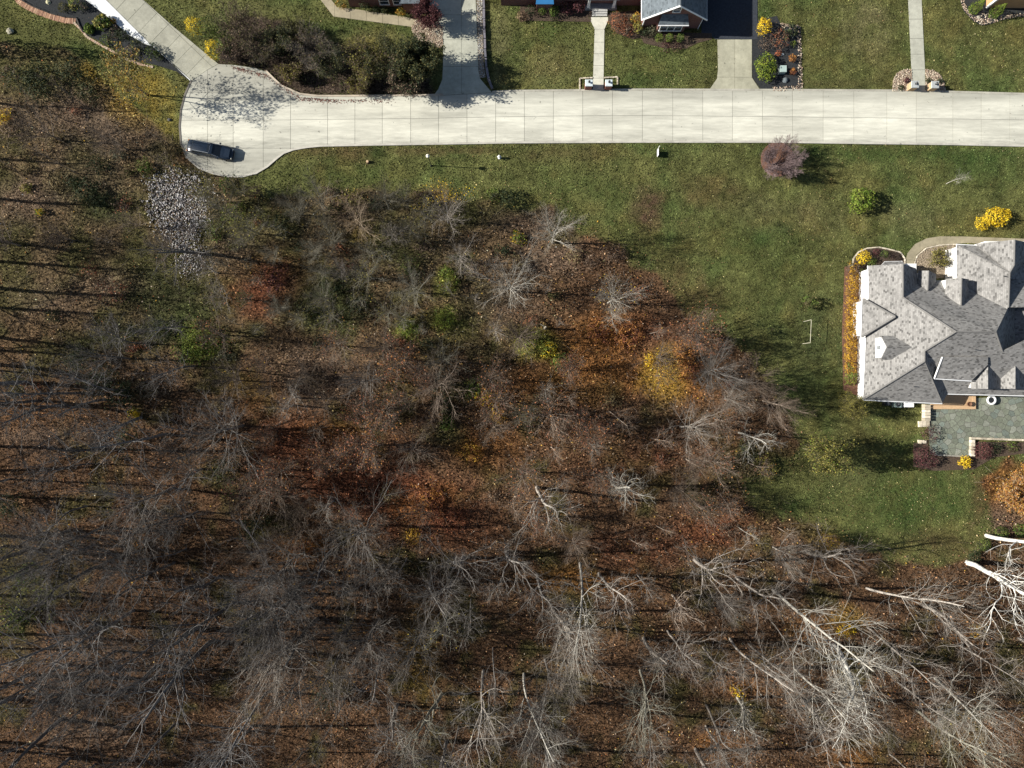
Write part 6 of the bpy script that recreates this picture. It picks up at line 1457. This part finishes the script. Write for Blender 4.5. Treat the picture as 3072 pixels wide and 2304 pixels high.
sp_ = rng.random(len(px)); col[sp_ > .975] = np.array((.42, .34, .26)); col[(sp_ > .955) & (sp_ <= .975)] = np.array((.45, .28, .05)); col[(sp_ < .03)] = np.array((.3, .12, .05))
V, Fc, cc = leaf_cards(pts, .22, np.clip(col, .005, .7), rng, None, .35)
tag(link('fallen_leaves', mesh_np('fallen_leaves', V, Fc, cc), M['litter']), 'brown orange and yellow fallen leaves covering the woodland floor', kind='stuff')
# leaves blown onto the grass
px, py, rng = scatter_px(60000, lambda a, b: lawn_mask(a, b) * ~pav_fn(a, b) * np.clip((fbm(a, b, 130, 80) - .42) * 1.8 + .35 * np.clip((b - 560) / 500, 0, 1) * (b < 1750), .04, .7), 81)
x = (px - 1536) / PXM; y = (1152 - py) / PXM
pts = np.stack([x, y, .04 + rng.random(len(x)) * .04], -1)
col = palette([(.3, .22, .1), (.4, .34, .2), (.22, .13, .06), (.5, .42, .2), (.16, .1, .05)], len(px), rng)
V, Fc, cc = leaf_cards(pts, .13, col, rng, None, 1.0)
tag(link('scattered_leaves', mesh_np('scattered_leaves', V, Fc, cc), M['litter']), 'pale dry leaves scattered over the lawns', kind='stuff')
px, py, rng = scatter_px(26000, lambda a, b: (((a - 420) / 120) ** 2 + ((b - 280) / 90) ** 2 < 1) * .9 * ~pav_fn(a, b), 83)
x = (px - 1536) / PXM; y = (1152 - py) / PXM
V, Fc, cc = leaf_cards(np.stack([x, y, .06 + rng.random(len(x)) * .04], -1), .19, palette(Pgold + Pyg + [(.55, .45, .15)], len(px), rng), rng, None, 1.0)
tag(link('yellow_leaves', mesh_np('yellow_leaves', V, Fc, cc), M['litter']), 'yellow fallen leaves on the grass under the leaning tree', kind='stuff')
# leaves in the gutter
rng = np.random.default_rng(85); t = rng.random(900)
gxp = np.interp(t, [0, .3, .55, .8, 1], [700, 800, 900, 1010, 1180]) + rng.normal(0, 5, 900); gyp = np.interp(t, [0, .3, .55, .8, 1], [200, 224, 292, 300, 298]) + np.abs(rng.normal(0, 6, 900))
V, Fc, cc = leaf_cards(np.stack([(gxp - 1536) / PXM, (1152 - gyp) / PXM, .08 + 0 * gxp], -1), .15, palette([(.16, .06, .05), (.22, .1, .07), (.1, .06, .05)], 900, rng), rng, None, 2.0)
tag(link('gutter_leaves', mesh_np('gutter_leaves', V, Fc, cc), M['litter']), 'red brown leaves lying along the kerb below the planted bank', kind='stuff')
# grass: tufts of blades over all the lawns
px, py, rng = scatter_px(520000, lambda a, b: lawn_mask(a, b) * ~pav_fn(a, b) * ~inpoly(a, b, BED_E) * ~inpoly(a, b, BED_NW) * (b > -60) * (b < 1800), 87)
x = (px - 1536) / PXM; y = (1152 - py) / PXM; n = len(px)
ix = np.clip(np.searchsorted(gx, x), 0, nxg - 1); iy = np.clip(np.searchsorted(gy, y), 0, nyg - 1)
gcol = lc[iy, ix] * np.exp(rng.normal(.08, .42, (n, 1)))
th = rng.uniform(0, 6.283, n); hh = rng.uniform(.05, .13, n); ww = rng.uniform(.05, .11, n); le = rng.normal(0, .07, (n, 2))
b0 = np.stack([x - np.cos(th) * ww, y - np.sin(th) * ww, 0 * x], -1); b1 = np.stack([x + np.cos(th) * ww, y + np.sin(th) * ww, 0 * x], -1); b2 = np.stack([x + le[:, 0], y + le[:, 1], hh + .01], -1)
tag(link('grass', mesh_np('grass', np.stack([b0, b1, b2], 1).reshape(-1, 3), np.arange(n * 3).reshape(n, 3), np.repeat(np.clip(gcol, .004, .6), 3, 0)), M['leaf']), 'short green grass tufts of the lawns', kind='stuff')
# low growth: clumps of leaves half a metre to a metre above the floor
px, py, rng = scatter_px(17000, lambda a, b: woods(a, b) * np.clip((fbm(a, b, 120, 90) - .36) * 2.2, .05, 1) * np.where(b > 1700, .5, 1), 91)
cl = floor_colour(px, py, 3) * rng.uniform(.7, 1.5, (len(px), 1))
gq = rng.random(len(px)) < .14; cl[gq] = cl[gq] * .3 + np.array(OLV) * .8
k = 9; n = len(px)
x = np.repeat((px - 1536) / PXM, k) + rng.normal(0, .38, n * k); y = np.repeat((1152 - py) / PXM, k) + rng.normal(0, .38, n * k)
z = np.repeat(rng.uniform(.2, 1.0, n), k) * rng.random(n * k)
V, Fc, cc = leaf_cards(np.stack([x, y, z + .05], -1), .2, np.repeat(cl, k, 0) * rng.uniform(.7, 1.3, (n * k, 1)), rng, None, .2)
tag(link('low_growth', mesh_np('low_growth', V, Fc, cc), M['leaf']), 'low weeds and seedlings on the woodland floor', kind='stuff')
# brush: bare stems and fallen sticks
px, py, rng = scatter_px(85000, lambda a, b: woods(a, b) * np.clip((fbm(a, b, 100, 95) - .3) * 1.9, .15, 1), 96)
n = len(px); x = (px - 1536) / PXM; y = (1152 - py) / PXM
cx = x + rng.normal(0, .1, n); ang = rng.uniform(0, 6.283, n); el = np.clip(rng.normal(.75, .45, n), .02, 1.5); L = rng.uniform(.5, 1.9, n)
seg = []
p0 = np.stack([x, y, 0 * x + .02], -1); d = np.stack([np.cos(ang) * np.cos(el), np.sin(ang) * np.cos(el), np.sin(el)], -1)
p1 = p0 + d * L[:, None]
r0 = rng.uniform(.010, .02, n)
V, Fc = tubes_np(np.concatenate([p0, p1, r0[:, None], r0[:, None] * .5], 1), 3)
g = rng.uniform(.55, 1.3, (n, 1)); bc_ = palette([(.2, .15, .11), (.14, .10, .07), (.28, .23, .19), (.1, .07, .05)], n, rng)
tag(link('brush', mesh_np('brush', V, Fc, np.repeat(bc_, 6, 0)), M['litter']), 'tangle of thin bare stems and sticks in the undergrowth', kind='stuff')
